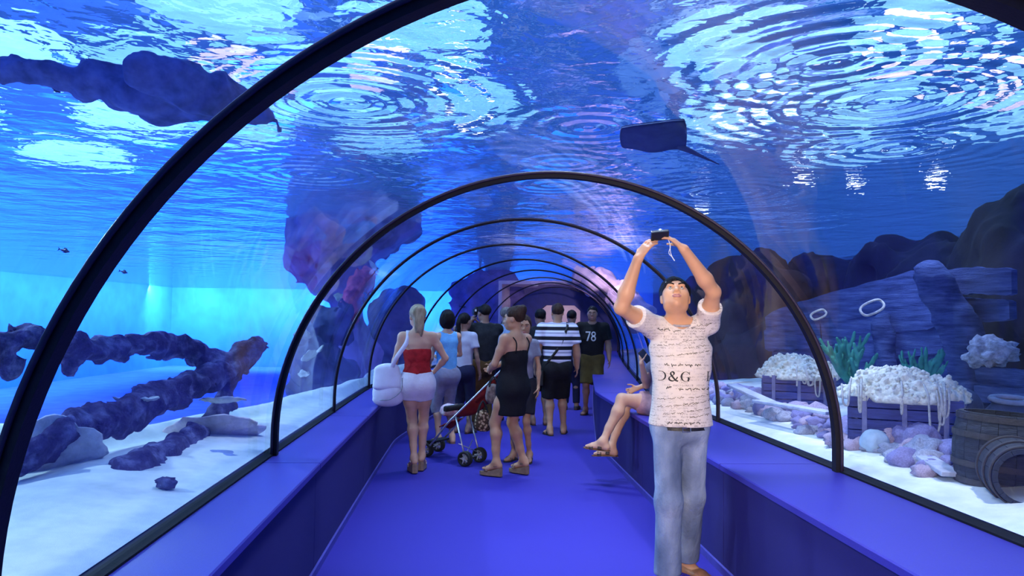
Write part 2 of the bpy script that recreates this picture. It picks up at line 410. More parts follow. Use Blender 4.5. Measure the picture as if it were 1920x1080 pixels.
# dark end of the tunnel
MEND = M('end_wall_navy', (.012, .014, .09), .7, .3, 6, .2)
_o = [p for p in arch(40, .06)]; _o = [(_o[0][0], -.1)] + _o + [(_o[-1][0], -.1)]
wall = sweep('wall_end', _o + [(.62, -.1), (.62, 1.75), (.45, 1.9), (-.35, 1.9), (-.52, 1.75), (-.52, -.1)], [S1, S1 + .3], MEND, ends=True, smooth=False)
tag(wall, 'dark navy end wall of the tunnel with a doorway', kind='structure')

# bright room behind the doorway at the end
MEXIT = M('exit_room_paint', (.85, .72, .82), .7, .1, 3, .1)
ex = sweep('wall_exit', [(LI - .4, 0), (LI - .4, 2.6), (RI + .4, 2.6), (RI + .4, 0), (RI + .3, 0), (RI + .3, 2.5), (LI - .3, 2.5), (LI - .3, 0)], [S1 + .3, S1 + 3.0], MEXIT, ends=True, smooth=False)
tag(ex, 'pale walls of the bright room beyond the tunnel end', kind='structure')
e2 = sweep('floor_exit', [(LI - .3, -.1), (LI - .3, 0), (RI + .3, 0), (RI + .3, -.1)], [S1, S1 + 3.0], MEXIT, ends=True, smooth=False)
tag(e2, 'pale floor of the bright room beyond the tunnel end', kind='structure')
e3 = sweep('wall_back', [(LI - .4, 0), (LI - .4, 2.6), (RI + .4, 2.6), (RI + .4, 0)], [S1 + 3.0, S1 + 3.2], MEXIT, ends=True, smooth=False)
tag(e3, 'pale back wall of the bright room beyond the tunnel end', kind='structure')
lamp('exit_room_lamp', 'AREA', T(S1 + 1.6, -.15, 2.4), 10, (1, .84, .97), aim=T(S1 + 1.6, -.15, 0), size=1.4)
# ------------------------------------------------------------------ water surface seen from below
t = NT('rippled_water_surface'); P = t.pos()
h = t.math('MULTIPLY', t.noise(1.1, 2, .5, dist=.4), .8)
h = t.math('ADD', h, t.math('MULTIPLY', t.noise(3.0, 2, .5, dist=.8), .25))
h = t.math('ADD', h, t.math('MULTIPLY', t.noise(9.0, 2, .5, dist=.5), .07))
RINGS = [(-1.2, 5.4, 1.0), (2.6, 5.2, 1.3), (3.4, 6.6, 1.0), (.6, 6.0, .5), (.5, 7.4, .45), (.45, 8.6, .5), (-2.2, 8.2, .8), (1.9, 4.4, .9), (2.6, 9.0, .8)]
for (cx, cy, w_) in RINGS:
    d = t.n('VectorMath', {0: P, 1: (cx, cy, 0)}, operation='DISTANCE').outputs['Value']
    e = t.math('MULTIPLY', t.math('SINE', t.math('MULTIPLY', d, 30)), t.math('POWER', 2.718, t.math('MULTIPLY', t.math('MULTIPLY', d, d), -1 / w_ ** 2)))
    h = t.math('ADD', h, t.math('MULTIPLY', e, .15))
nrm = t.bump(h, .85, .13)
fr = t.n('LayerWeight', {'Blend': .35, 'Normal': nrm}).outputs['Facing']
gl = t.n('BsdfGlossy', {'Color': (.86, .95, 1, 1), 'Roughness': .02, 'Normal': nrm})
rf = t.n('BsdfRefraction', {'Color': (.72, .9, 1, 1), 'Roughness': .02, 'IOR': .85, 'Normal': nrm})
tr = t.n('BsdfTransparent', {'Color': (.75, .9, 1, 1)})
a = t.n('MixShader', {0: .5, 1: rf.outputs[0], 2: tr.outputs[0]})
t.surf(t.n('MixShader', {0: t.math('MULTIPLY_ADD', fr, .45, .3), 1: a.outputs[0], 2: gl.outputs[0]}).outputs[0])
o = link('water_surface', mesh('water_surface', [(-20, -4, 0), (8.4, -4, 0), (8.4, 44, 0), (-20, 44, 0)], [(0, 1, 2, 3)]), t.m, None, False); o.location.z = ZW
tag(o, 'rippled surface of the water seen from below above the tunnel', kind='structure')
# ------------------------------------------------------------------ tank walls and floor
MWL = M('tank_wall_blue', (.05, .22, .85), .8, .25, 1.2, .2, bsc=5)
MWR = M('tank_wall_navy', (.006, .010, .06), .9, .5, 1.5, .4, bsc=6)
def slab(name, a, b, z0, z1, th, m, label):
    a, b = Vector((*a, 0)), Vector((*b, 0)); d = (b - a).normalized(); n = Vector((d.y, -d.x, 0)); bm = bmesh.new()
    R = Matrix(((d.x, n.x, 0), (d.y, n.y, 0), (0, 0, 1)))
    b_box(bm, (a + b) / 2 + Vector((0, 0, (z0 + z1) / 2)), ((b - a).length, th, z1 - z0), R)
    return tag(obj(name, bm, m), label, kind='structure')
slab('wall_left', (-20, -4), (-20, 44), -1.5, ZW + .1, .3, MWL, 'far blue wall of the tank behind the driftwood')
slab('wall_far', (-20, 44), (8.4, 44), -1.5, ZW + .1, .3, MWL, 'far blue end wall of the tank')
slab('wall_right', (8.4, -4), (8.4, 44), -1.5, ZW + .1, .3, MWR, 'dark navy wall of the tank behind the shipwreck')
bm = bmesh.new(); b_box(bm, (-5.8, 20, -1.58), (28.6, 48, .16)); tag(obj('floor_tank', bm, M('tank_floor_blue', (.09, .20, .85), .9, .3, 1.5, .3)), 'deep blue floor of the tank far below the sand banks', kind='structure')
t = NT('white_sand'); f = t.noise(7, 4, .6); g = t.noise(220, 2, .6)
MSAND = t.pbr(t.mix(t.math('MULTIPLY', g, .4), t.ramp(f, [(.3, (.55, .60, .60)), (.7, (.80, .82, .80))]), (.5, .5, .46)), .9, t.bump(g, .4, .004), spec=.1)
def sand_bed(name, sg, offs, fn, label):
    ss = srange(S0, S1 - .05, .09); V, F = [], []; n = len(offs)
    for s in ss:
        for o in offs:
            p = T(s, sg * o, 0); V.append((p.x, p.y, fn(s, o)))
    for i in range(len(ss) - 1):
        for k in range(n - 1):
            a = i * n + k; F.append((a, a + 1, a + n + 1, a + n) if sg > 0 else (a + 1, a, a + n, a + n + 1))
    return tag(link(name, mesh(name, V, F), MSAND), label, 'sand', kind='stuff')
def left_sand(s, o):
    u = o - AW; e = min(1.75, max(.30, 1.55 - .43 * (s - 4.6))) + .10 * math.sin(s * 1.9) + .05 * math.sin(s * 4.3 + 1)
    z = ZB + .03 + .05 * u + .05 * math.sin(u * 6 + 1.5 * math.sin(s * 1.1)) * min(1, u) + .03 * math.sin(s * 1.7 + u * 2)* min(1, u)
    if u > e: z -= (u - e) ** 1.2 * 2.2
    z += .07 * math.exp(-((u - e + .12) / .12) ** 2)
    return max(z, -1.49) if u > .07 else min(z, ZB + .02)
def right_sand(s, o):
    u = o - AW
    z = ZB + .03 + .10 * u + .03 * float(fbm(np.array(s * 1.5), np.array(u * 2.), np.array(3.), 3)) * min(1, u * 2)
    return z if u > .07 else min(z, ZB + .02)
sand_bed('sand', -1, [AW + .036] + [AW + .1 + .09 * i for i in range(42)], left_sand, 'pale rippled sand bank below the driftwood')
sand_bed('sand', 1, [AW + .036] + [AW + .1 + .1 * i for i in range(44)], right_sand, 'bright white sand strip in front of the chests')
# ------------------------------------------------------------------ things in the tank
def settle(name, me, m, label, cat, group=None, parent=None):
    """mesh in world coordinates -> object whose origin is the middle of its foot"""
    co = np.empty(len(me.vertices) * 3); me.vertices.foreach_get('co', co); co = co.reshape(-1, 3)
    c = Vector(((co[:, 0].min() + co[:, 0].max()) / 2, (co[:, 1].min() + co[:, 1].max()) / 2, co[:, 2].min()))
    me.transform(Matrix.Translation(-c)); o = link(name, me, m); o.location = c
    return tag(o, label, cat, group)
def adopt(child, root):
    """world-space part -> child of root (roots are only moved, never turned)"""
    child.data.transform(Matrix.Translation(-Vector(root.location))); child.parent = root; return child
def log_mesh(name, chains, h=.03, amp=.035, fr=6, k=.05, o=3):
    P = np.array([p for c in chains for p, r in c]); R = max(r for c in chains for p, r in c) + .1
    s = Solid(P.min(0) - R, P.max(0) + R, h)
    for c in chains:
        pts = spline([tuple(p) + (r,) if False else p for p, r in c], 5); rs = np.interp(np.linspace(0, len(c) - 1, len(pts)), range(len(c)), [r for p, r in c])
        s.chain(pts, list(rs), k)
    s.noise(amp, fr, o); return s.mesh(name, 1)
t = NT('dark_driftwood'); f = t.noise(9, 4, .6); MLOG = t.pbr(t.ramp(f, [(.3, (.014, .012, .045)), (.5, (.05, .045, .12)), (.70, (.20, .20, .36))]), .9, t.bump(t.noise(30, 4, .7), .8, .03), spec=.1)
MROCK = M('reef_rock', (.07, .09, .24), .9, .6, 5, .8, bsc=18)
MROCKP = M('purple_reef_rock', (.26, .20, .55), .9, .45, 3, .8, bsc=14)
MPALE = M('pale_stone', (.50, .52, .62), .9, .45, 9, .7, bsc=30)
MWHITE = M('white_coral', (.62, .64, .66), .9, .4, 14, .8, bsc=40)
MDARK = M('dark_brown_rock', (.035, .018, .03), .95, .5, 5, .7, bsc=16)
A = at
trunk = [(A(492, 648, 5.9), .04), (A(470, 660, 5.8), .07), (A(428, 690, 5.6), .085), (A(350, 728, 5.0), .085), (A(280, 755, 4.6), .08), (A(210, 782, 4.2), .085), (A(150, 802, 3.9), .08), (A(75, 838, 3.6), .06), (A(0, 872, 3.4), .04)]
upper = [(A(430, 690, 5.6), .07), (A(385, 672, 5.5), .07), (A(325, 650, 5.2), .065), (A(250, 645, 4.9), .06), (A(160, 656, 4.5), .06), (A(85, 638, 4.2), .055), (A(0, 645, 4.0), .06), (A(-80, 660, 3.8), .06)]
drop = [(A(436, 700, 5.6), .06), (A(425, 735, 5.55), .05), (A(410, 772, 5.4), .06), (A(385, 800, 5.2), .05)]
knob1 = [(A(20, 648, 4.05), .05), (A(22, 690, 4.05), .045)]; knob2 = [(A(140, 656, 4.45), .05), (A(133, 696, 4.4), .04)]
settle('driftwood', log_mesh('driftwood', [trunk, upper, drop, knob1, knob2], .015, .036, 11, .05, 4), MLOG, 'large dark forked driftwood trunk resting above the sand bank', 'driftwood')
stump = [(A(378, 812, 4.75), .045), (A(340, 836, 4.45), .06), (A(305, 860, 4.15), .075), (A(262, 886, 3.85), .085), (A(232, 900, 3.7), .07)]
settle('driftwood', log_mesh('driftwood', [stump], .013, .03, 13, .05, 4), MLOG, 'short dark log lying on the pale sand below the trunk', 'driftwood')
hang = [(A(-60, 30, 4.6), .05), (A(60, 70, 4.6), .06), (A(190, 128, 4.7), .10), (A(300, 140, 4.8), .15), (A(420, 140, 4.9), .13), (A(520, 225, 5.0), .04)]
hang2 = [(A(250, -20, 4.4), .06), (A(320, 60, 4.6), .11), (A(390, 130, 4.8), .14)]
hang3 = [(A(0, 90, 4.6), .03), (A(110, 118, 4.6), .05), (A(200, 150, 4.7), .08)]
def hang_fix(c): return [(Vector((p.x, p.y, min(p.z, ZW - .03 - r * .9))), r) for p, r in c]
settle('driftwood', log_mesh('driftwood', [hang_fix(hang), hang_fix(hang2), hang_fix(hang3)], .025, .055, 7), M('haze_tinted_branch', (.15, .17, .42), .9, .6, 8, .6), 'ragged branch added under the water surface in place of a mirrored log', 'driftwood')  # stands in for a mirrored log, water haze put into its colour
def plate(px, py, d, rx, ry, tilt, label, m, th=.025, yaw=0, seed=0):
    """ruffled shelf coral"""
    rnd = random.Random(seed); bm = bmesh.new(); n, rr = 40, 7; rings = []
    ph = [rnd.uniform(0, 6) for _ in range(4)]
    for lay in (0, 1):
        for j in range(rr + 1):
            q = j / rr; ring = []
            for k in range(n):
                a = 2 * PI * k / n; e = 1 + .10 * math.sin(3 * a + ph[0]) + .07 * math.sin(7 * a + ph[1]) + .03 * math.sin(13 * a + ph[2])
                z = .05 * rx * math.sin(q * 18 + 2 * math.sin(a * 2 + ph[3])) * q + .12 * rx * q * q + rnd.uniform(-.004, .004)
                ring.append(bm.verts.new((rx * q * e * math.cos(a) + 1e-4 * math.cos(a), ry * q * e * math.sin(a) + 1e-4 * math.sin(a), z - (th * (1 - .6 * q) if lay else 0))))
            rings.append(ring)
    for lay in (0, 1):
        for j in range(rr):
            A_, B_ = rings[lay * (rr + 1) + j], rings[lay * (rr + 1) + j + 1]
            for k in range(n): bm.faces.new((A_[k], A_[(k + 1) % n], B_[(k + 1) % n], B_[k]))
    A_, B_ = rings[rr], rings[2 * rr + 1]
    for k in range(n): bm.faces.new((A_[k], A_[(k + 1) % n], B_[(k + 1) % n], B_[k]))
    o = obj('shelf_coral', bm, m, None, True); o.location = at(px, py, d); o.rotation_euler = (tilt, 0, yaw)
    return tag(o, label, 'coral')
MPL = M('shelf_coral_grey', (.72, .68, .72), .9, .35, 16, .9, bsc=45)
plate(100, 842, 3.75, .22, .17, -1.15, 'large grey ruffled shelf coral under the driftwood trunk by the first rib', MPL, seed=1, yaw=.5)
plate(408, 808, 4.9, .29, .15, -.65, 'pinkish grey shelf coral below the fork of the driftwood', M('shelf_coral_pink', (.80, .66, .72), .9, .35, 16, .9, bsc=45), seed=2, yaw=.25)
plate(415, 752, 5.2, .15, .08, -.2, 'thin white shelf coral sticking out from the driftwood fork', MWHITE, seed=3, yaw=.2, th=.015)
plate(252, 750, 4.4, .12, .06, -.1, 'small white shelf coral on top of the driftwood trunk', MWHITE, seed=4, yaw=.15, th=.015)
def rock_mesh(r, seed, h=None, amp=.25, fr=2.2):
    R = np.array(r, float); m = R.max(); o = np.random.RandomState(seed).rand(3) * 20
    bm = bmesh.new(); bmesh.ops.create_icosphere(bm, subdivisions=h or 3, radius=1)
    co = np.array([v.co for v in bm.verts]); nz = fbm(co[:, 0] * fr + o[0], co[:, 1] * fr + o[1], co[:, 2] * fr + o[2], 4)
    co = co * (1 + amp * nz)[:, None] * R
    for v, c in zip(bm.verts, co): v.co = c
    me = bpy.data.meshes.new('rock'); bm.to_mesh(me); bm.free(); return me
def rock(p, r, label, m=None, seed=0, group=None, sub=4, amp=.3, rz=0, fr=2.2, name='rock'):
    o = link(name, rock_mesh(r, seed, sub, amp, fr), m or MROCK); o.location = p; o.rotation_euler.z = rz
    return tag(o, label, 'rock', group)
rock(at(400, 866, 4.35), (.22, .10, .05), 'low bluish rock half sunk in the pale sand beside the second rib', M('sunken_rock', (.22, .30, .55), .9, .4, 8, .6), 5, rz=.4)
rock(on(312, 906, .72), (.05, .035, .03), 'pebble-sized dark rock in the sand beside the short log', MLOG, 6, sub=3)
# reef masses left of the far tunnel
def reef(name, blobs, label, m, h=.05, amp=.12, fr=3.2):
    P = np.array([b[0] for b in blobs]); R = max(max(b[1]) for b in blobs) + .25
    s = Solid(P.min(0) - R, P.max(0) + R, h)
    for c, r in blobs: s.ell(c, r, None, .15)
    s.noise(amp, fr, 4); return settle(name, s.mesh(name, 1), m, label, 'reef')
reef('reef_rock', [(A(640, 430, 12.), (.85, .7, .62)), (A(590, 470, 12.2), (.5, .5, .5)), (A(700, 420, 12.4), (.7, .6, .5)), (A(640, 520, 12.2), (.45, .4, .4)), (A(655, 600, 12.4), (.3, .3, .9)), (A(655, 680, 12.4), (.5, .4, .7))], 'tall purplish reef rock behind the second rib, wide top added for its mirror image', MROCKP)  # broad upper mass shaped in place of the reef's reflection
reef('reef_rock', [(A(590, 690, 9.6), (.30, .4, .5)), (A(615, 720, 9.6), (.35, .5, .4)), (A(585, 640, 9.8), (.22, .3, .35)), (A(625, 610, 10.), (.25, .3, .3))], 'dark blue encrusted reef rock between the second and third ribs', MROCK, .035, .1, 5)
reef('reef_rock', [(A(735, 600, 16), (.5, .6, .6)), (A(725, 660, 16), (.6, .7, .7)), (A(765, 580, 17), (.35, .5, .5))], 'dark reef rock beside the head of the woman in red', M('reef_dark', (.09, .10, .20), .9, .5, 4, .8, bsc=14), .06, .14, 3)
reef('reef_rock', [(A(915, 560, 24), (1.2, .9, .9)), (A(900, 600, 24), (1.1, .9, 1.0))], 'violet reef rock far beyond the bend', MROCKP, .09, .2, 2)
reef('reef_rock', [(A(1122, 532, 19.5), (.45, .7, .34)), (A(1168, 556, 18.6), (.40, .7, .36)), (A(1100, 520, 20.5), (.4, .6, .3)), (A(1195, 590, 18.0), (.4, .6, .4))], 'added pale pink rock standing in for a reflection above the far tunnel end', M('reflection_pink', (.82, .62, .76), .9, .35, 5, .8, bsc=14), .05, .10, 4)  # rock added where the far panels carry a pink-white reflection
for i, (px, py, d, r) in enumerate([(567, 628, 9.3, .08), (582, 668, 9.2, .09), (600, 655, 9.2, .06), (571, 700, 9.2, .06), (640, 560, 11.4, .1), (700, 500, 11.6, .12)]):
    plate(px, py, d, r * 1.3, r, -.9, 'pale ruffled coral growing on the blue reef rock, number %d from its foot' % (i + 1) if False else ['pale coral tuft on the left shoulder of the blue reef rock', 'pale coral tuft halfway up the blue reef rock', 'small pale coral tuft nearest the third rib on the blue reef rock', 'pale coral tuft at the foot of the blue reef rock', 'whitish coral below the purplish reef overhang', 'broad whitish coral on the purplish reef beside the second rib'][i], MWHITE, seed=20 + i, yaw=i)
reef('soft_coral', [(A(668, 545, 10.4), (.10, .12, .30)), (A(655, 580, 10.3), (.10, .12, .25)), (A(690, 520, 10.6), (.10, .12, .2))], 'red soft coral behind the third rib', M('red_soft_coral', (.62, .10, .22), .9, .5, 12, .8), .025, .06, 9)
# ------------------------------------------------------------------ shipwreck side
t = NT('wreck_wood'); f = t.noise(5, 4, .6, st=(1, 1, 7)); MWRECK = t.pbr(t.ramp(f, [(.3, (.018, .03, .085)), (.55, (.045, .07, .17)), (.75, (.09, .12, .24))]), .9, t.bump(t.noise(14, 4, .7, st=(1, 1, 6)), .8, .03), spec=.1)
t = NT('wreck_plank'); f = t.noise(4, 4, .6, st=(.6, .6, 6)); MPLANK = t.pbr(t.ramp(f, [(.3, (.018, .032, .10)), (.55, (.055, .085, .22)), (.78, (.12, .17, .34))]), .9, t.bump(t.noise(12, 4, .7, st=(.5, .5, 7)), .9, .03), spec=.1)
wreck = empty('shipwreck', at(1650, 740, 6.6), 0, 'broken wooden ship hull with leaning post behind the chests', 'shipwreck')
def plank(p0, p1, w0, w1, th=.05, seed=0, m=None, name='plank'):
    """worn board between two points, its width upright"""
    rnd = random.Random(seed); p0, p1 = Vector(p0), Vector(p1); d = (p1 - p0).normalized(); side = Vector((d.y, -d.x, 0)).normalized(); up = side.cross(d) * -1
    if up.z < 0: up = -up
    bm = bmesh.new(); n = 14; rings = []
    for i in range(n + 1):
        q = i / n; c = p0.lerp(p1, q) + up * (.012 * math.sin(q * 5 + seed)) + side * (.02 * math.sin(q * 4 + seed * 2)); wd = w0 + (w1 - w0) * q
        a = wd / 2 * (1 + rnd.uniform(-.06, .06)); b = wd / 2 * (1 + rnd.uniform(-.06, .06))
        if i in (0, n): a *= rnd.uniform(.6, .95); b *= rnd.uniform(.6, .95)
        rings.append([bm.verts.new(c + up * z + side * s) for z, s in ((-b, -th / 2), (-b, th / 2), (a, th / 2), (a, -th / 2))])
    for i in range(n):
        for k in range(4): bm.faces.new((rings[i][k], rings[i][(k + 1) % 4], rings[i + 1][(k + 1) % 4], rings[i + 1][k]))
    bm.faces.new(rings[0]); bm.faces.new(rings[-1])
    return adopt(obj(name, bm, m or MPLANK), wreck)
rows = [((1440, 612, 9.2), (1745, 530, 6.6), .30), ((1440, 640, 9.1), (1760, 585, 6.5), .28), ((1450, 668, 9.0), (1775, 634, 6.45), .27), ((1455, 694, 8.9), (1790, 680, 6.4), .26), ((1460, 722, 8.8), (1800, 722, 6.35), .24)]
for i, (a, b, wd) in enumerate(rows):
    if i in (0, 2): plank(at(*a), at(*b), wd, wd * 1.05, .06, i)
    else:
        a_, b_ = at(*a), at(*b); q = .5 + .1 * i * (-1) ** i; mid = a_.lerp(b_, q); plank(a_, a_.lerp(b_, q - .006), wd, wd, .06, i); plank(a_.lerp(b_, q + .006), b_, wd, wd, .06, i + 10)
plank(at(1765, 532, 6.2), at(1902, 525, 5.6), .22, .20, .06, 31); plank(at(1790, 585, 6.2), at(1895, 578, 5.6), .20, .16, .06, 32)
plank(at(1830, 708, 5.7), at(1990, 712, 5.0), .15, .15, .07, 33); plank(at(1830, 738, 5.6), at(1990, 745, 5.0), .12, .12, .07, 34)
me = log_mesh('post', [[(at(1742, 508, 6.1), .10), (at(1760, 545, 6.05), .12), (at(1795, 600, 5.95), .13), (at(1815, 660, 5.85), .13), (at(1820, 745, 5.75), .13), (at(1820, 790, 5.7), .13)]], .025, .03, 8)
adopt(link('post', me, MWRECK), wreck)
me = log_mesh('post', [[(at(1655, 600, 7.0), .07), (at(1660, 680, 6.95), .08), (at(1660, 760, 6.9), .08)]], .025, .03, 8); adopt(link('post', me, MWRECK), wreck)
MROPE = M('pale_rope', (.58, .58, .55), .9, .35, 60, .8, bsc=160)
for (px, py, d, rx, rz, lab) in ((1625, 577, 6.6, .10, .06, 'pale rope ring hanging on the hull planks'), (1527, 590, 7.6, .075, .045, 'small pale rope ring hanging on the hull beside the second rib')):
    c = at(px, py, d); bm = bmesh.new()
    b_tube(bm, [c + Vector((rx * math.cos(a), -.10 + .02 * math.sin(3 * a), rz * math.sin(a) + .35 * rx * math.cos(a))) for a in [2 * PI * k / 28 for k in range(28)]], .011, 7, closed=True)
    settle('rope_ring', bm_mesh('rope_ring', bm), MROPE, lab, 'rope')
rock(at(1858, 662, 5.6), (.16, .14, .11), 'lumpy speckled stone lodged on the hull beam', M('speckled_stone', (.34, .38, .50), .9, .6, 26, .8), 41, amp=.4)
def cave(pts, label, m, seed, h=.07):
    return reef('cave_rock', pts, label, m, h, .2, 2.0)
cave([(at(1400, 600, 10.5), (.9, .6, .9)), (at(1450, 690, 10), (.9, .6, .7)), (at(1420, 520, 11), (.5, .5, .5))], 'reddish brown cave rock seen past the elbow of the man', MDARK, 1)
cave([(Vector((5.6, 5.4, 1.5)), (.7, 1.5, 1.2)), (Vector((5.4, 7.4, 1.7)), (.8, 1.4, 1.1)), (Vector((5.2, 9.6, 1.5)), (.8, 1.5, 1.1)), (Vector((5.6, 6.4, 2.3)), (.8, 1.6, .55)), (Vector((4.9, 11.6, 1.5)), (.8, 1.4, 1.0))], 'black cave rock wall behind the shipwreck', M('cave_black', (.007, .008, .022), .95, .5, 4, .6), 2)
# treasure chests
MCH = M('chest_wood', (.05, .065, .24), .7, .5, 8, .5, st=(1, 1, 6)); MCHB = M('chest_band', (.12, .14, .30), .5, .3, 20, .3, metal=.5)
MHEAP = M('heap_white', (.74, .76, .66), .8, .5, 24, .9, bsc=60)
def chest(px, py, d, w_, dp, hh, rz, label, hlabel, seed):
    c = at(px, py, d); c.z = .765; R = Matrix.Rotation(rz, 3, 'Z')
    root = empty('treasure_chest', c, rz, label, 'chest')
    nb = 4
    for j in range(nb):                      # horizontal boards, front and back, then sides
        for sy in (-1, 1):
            bm = bmesh.new(); b_box(bm, (0, sy * dp / 2, hh * (j + .5) / nb), (w_, .02, hh / nb - .006), None, .004); obj('board', bm, MCH, root)
        for sx in (-1, 1):
            bm = bmesh.new(); b_box(bm, (sx * w_ / 2, 0, hh * (j + .5) / nb), (.02, dp, hh / nb - .006), None, .004); obj('board', bm, MCH, root)
    bm = bmesh.new(); b_box(bm, (0, 0, .012), (w_ - .02, dp - .02, .02)); obj('bottom', bm, MCH, root)
    for sx in (-.36, 0, .36):
        bm = bmesh.new(); b_box(bm, (sx * w_, -dp / 2 - .014, hh / 2), (.03, .008, hh + .01), None, .002); obj('iron_band', bm, MCHB, root)
    s = Solid((-w_ * .75, -dp * .9, hh - .12), (w_ * .75, dp * .9, hh + .3), .014)
    s.ell((0, 0, hh - .01), (w_ * .60, dp * .66, .10), None, .03); s.ell((-.05, .05, hh + .07), (w_ * .40, dp * .42, .10), None, .05); s.ell((.12, -.02, hh + .04), (w_ * .36, dp * .42, .08), None, .05)
    s.noise(.022, 26, 3); s.cut((0, 0, hh - .035), (0, 0, -1))
    hp = link('heap', s.mesh('heap', 0), MHEAP); hp.location = c; hp.rotation_euler.z = rz
    tag(hp, hlabel, 'heap', kind='stuff')
    rnd = random.Random(seed); tree = BVHTree.FromPolygons([v.co.copy() for v in hp.data.vertices], [tuple(p.vertices) for p in hp.data.polygons]); bm = bmesh.new()
    for k in range(330):                     # pearls bedded in the heap
        hit = tree.ray_cast(Vector((rnd.uniform(-.62, .62) * w_, rnd.uniform(-.68, .68) * dp, hh + 1)), Vector((0, 0, -1)))
        if hit[0]: bmesh.ops.create_icosphere(bm, subdivisions=1, radius=rnd.uniform(.010, .022), matrix=Matrix.Translation(hit[0]))
    tmp = bpy.data.meshes.new('pearls'); bm.to_mesh(tmp); bm.free(); bm = bmesh.new(); bm.from_mesh(hp.data); bm.from_mesh(tmp); bm.to_mesh(hp.data); bm.free(); hp.data.polygons.foreach_set('use_smooth', [True] * len(hp.data.polygons))
    for k in range(7):                       # strings spilling over the edge
        x = rnd.uniform(-.5, .5) * w_; L = rnd.uniform(.08, .75) * hh; sw = rnd.uniform(-.04, .04)
        pts = [(x, -dp * .3, hh + .10), (x + sw * .3, -dp * .5, hh + .065), (x + sw * .6, -dp * .5 - .055, hh + .01), (x + sw, -dp * .5 - .05, hh - L), (x + sw * 2.2, -dp * .5 - .045, hh - L * .9), (x + sw * 2.6, -dp * .5 - .05, hh - .0), (x + sw * 2.8, -dp * .45, hh + .07)]
        bm = bmesh.new(); b_tube(bm, spline(pts, 5), .007, 6); obj('string', bm, MROPE, root, True)
    return root
chest(1692, 846, 4.80, .62, .42, .28, -.42, 'near dark treasure chest with white strings hanging over its side', 'heap of white pearls and cord on the near chest', 1)
chest(1495, 766, 6.7, .58, .42, .27, -.30, 'far dark treasure chest behind the second rib', 'heap of white pearls and cord on the far chest', 2)
# barrels and jars
MBAR = M('old_barrel', (.035, .040, .05), .9, .5, 10, .7, st=(1, 1, 5)); MBARH = M('barrel_hoop', (.05, .043, .04), .7, .4, 20, .4)
MJAR = M('clay_jar', (.07, .10, .20), .9, .45, 9, .7); MJARD = M('jar_inside', (.02, .02, .04), .95, .3, 9, .3)
def barrel(name, c, ax, L, r, label, nst=18, contents=False, m=None):
    x, y, z = frame_z(ax); R = Matrix((x, y, z)).transposed(); root = empty(name, (0, 0, 0), 0, label, 'barrel')
    root.matrix_world = Matrix.Translation(c) @ R.to_4x4()
    prof = lambda q: r * (1 + .13 * (1 - (2 * q - 1) ** 2)); bm = bmesh.new(); n = 7; a0, a1 = -PI / nst * .97, PI / nst * .97
    g = [[[bm.verts.new((rr * math.cos(a), rr * math.sin(a), L * i / n)) for a in (a0, 0, a1)] for rr in (prof(i / n) , prof(i / n) - .022)] for i in range(n + 1)]
    for i in range(n):
        for k in range(2):
            bm.faces.new((g[i][0][k], g[i][0][k + 1], g[i + 1][0][k + 1], g[i + 1][0][k])); bm.faces.new((g[i][1][k + 1], g[i][1][k], g[i + 1][1][k], g[i + 1][1][k + 1]))
        for k in (0, 2): bm.faces.new((g[i][0][k], g[i + 1][0][k], g[i + 1][1][k], g[i][1][k]))
    for i in (0, n): bm.faces.new((g[i][0][0], g[i][0][1], g[i][0][2], g[i][1][2], g[i][1][1], g[i][1][0]))
    me = bm_mesh('stave', bm); me.materials.append(m or MBAR)
    for k in range(nst):
        o = bpy.data.objects.new('stave', me); COL.objects.link(o); o.parent = root; o.rotation_euler.z = 2 * PI * k / nst
    for q in (.06, .3, .7, .94):
        bm = bmesh.new(); rr = prof(q); b_lathe(bm, [(rr + .001, L * q - .014), (rr + .007, L * q - .014), (rr + .007, L * q + .014), (rr + .001, L * q + .014)], n=36, close=True); obj('hoop', bm, MBARH, root, False)
    bm = bmesh.new(); b_lathe(bm, [(.001, .03), (r - .02, .03), (r - .02, .045), (.001, .045)], n=24); obj('barrel_head', bm, MBAR, root)
    return root
b1 = at(1872, 895, 3.75); barrel('barrel', (b1.x + .02, b1.y, .70), (.05, 0, 1), .36, .20, 'upright dark old barrel on the sand beside the lying cask')
b2 = at(1900, 893, 3.34); barrel('cask', b2 + Vector((.17, .30, .0)), (-.36, -.92, -.02), .34, .130, 'lying dark cask with its open end towards the glass', 14)
pile = link('coin', rock_mesh((.05, .05, .02), 3, 2), MPALE); bpy.data.objects.remove(pile)
def jar(c, ax, s, label):
    x, y, z = frame_z(ax); R = Matrix((x, y, z)).transposed(); root = empty('clay_jar', c, 0, label, 'jar'); root.matrix_world = Matrix.Translation(c) @ R.to_4x4()
    bm = bmesh.new(); b_lathe(bm, [(p * s, q * s) for p, q in ((.02, 0), (.30, .02), (.46, .22), (.52, .50), (.46, .78), (.33, .95), (.30, 1.04), (.27, 1.04), (.28, .94), (.40, .76), (.45, .5), (.3, .1), (.02, .06))], n=32); obj('jar_body', bm, MJAR, root, True)
    bm = bmesh.new(); b_lathe(bm, [(p * s, q * s) for p, q in ((.26, 1.02), (.37, 1.02), (.40, 1.06), (.37, 1.11), (.28, 1.11), (.25, 1.06))], n=32, close=True); obj('rim', bm, M('jar_rim', (.28, .31, .42), .9, .4, 14, .6), root, True)
    return root
j1 = at(1773, 746, 4.9); jar(j1 + Vector((.26, .17, -.10)), (-.80, -.55, .30), .24, 'lying clay jar with a pale rim facing the glass behind the near chest')
j2 = at(1890, 748, 4.7); jar(Vector((j2.x, j2.y, j2.z - .33)), (-.02, -.10, 1), .31, 'upright clay jar with wide open mouth behind the barrels')
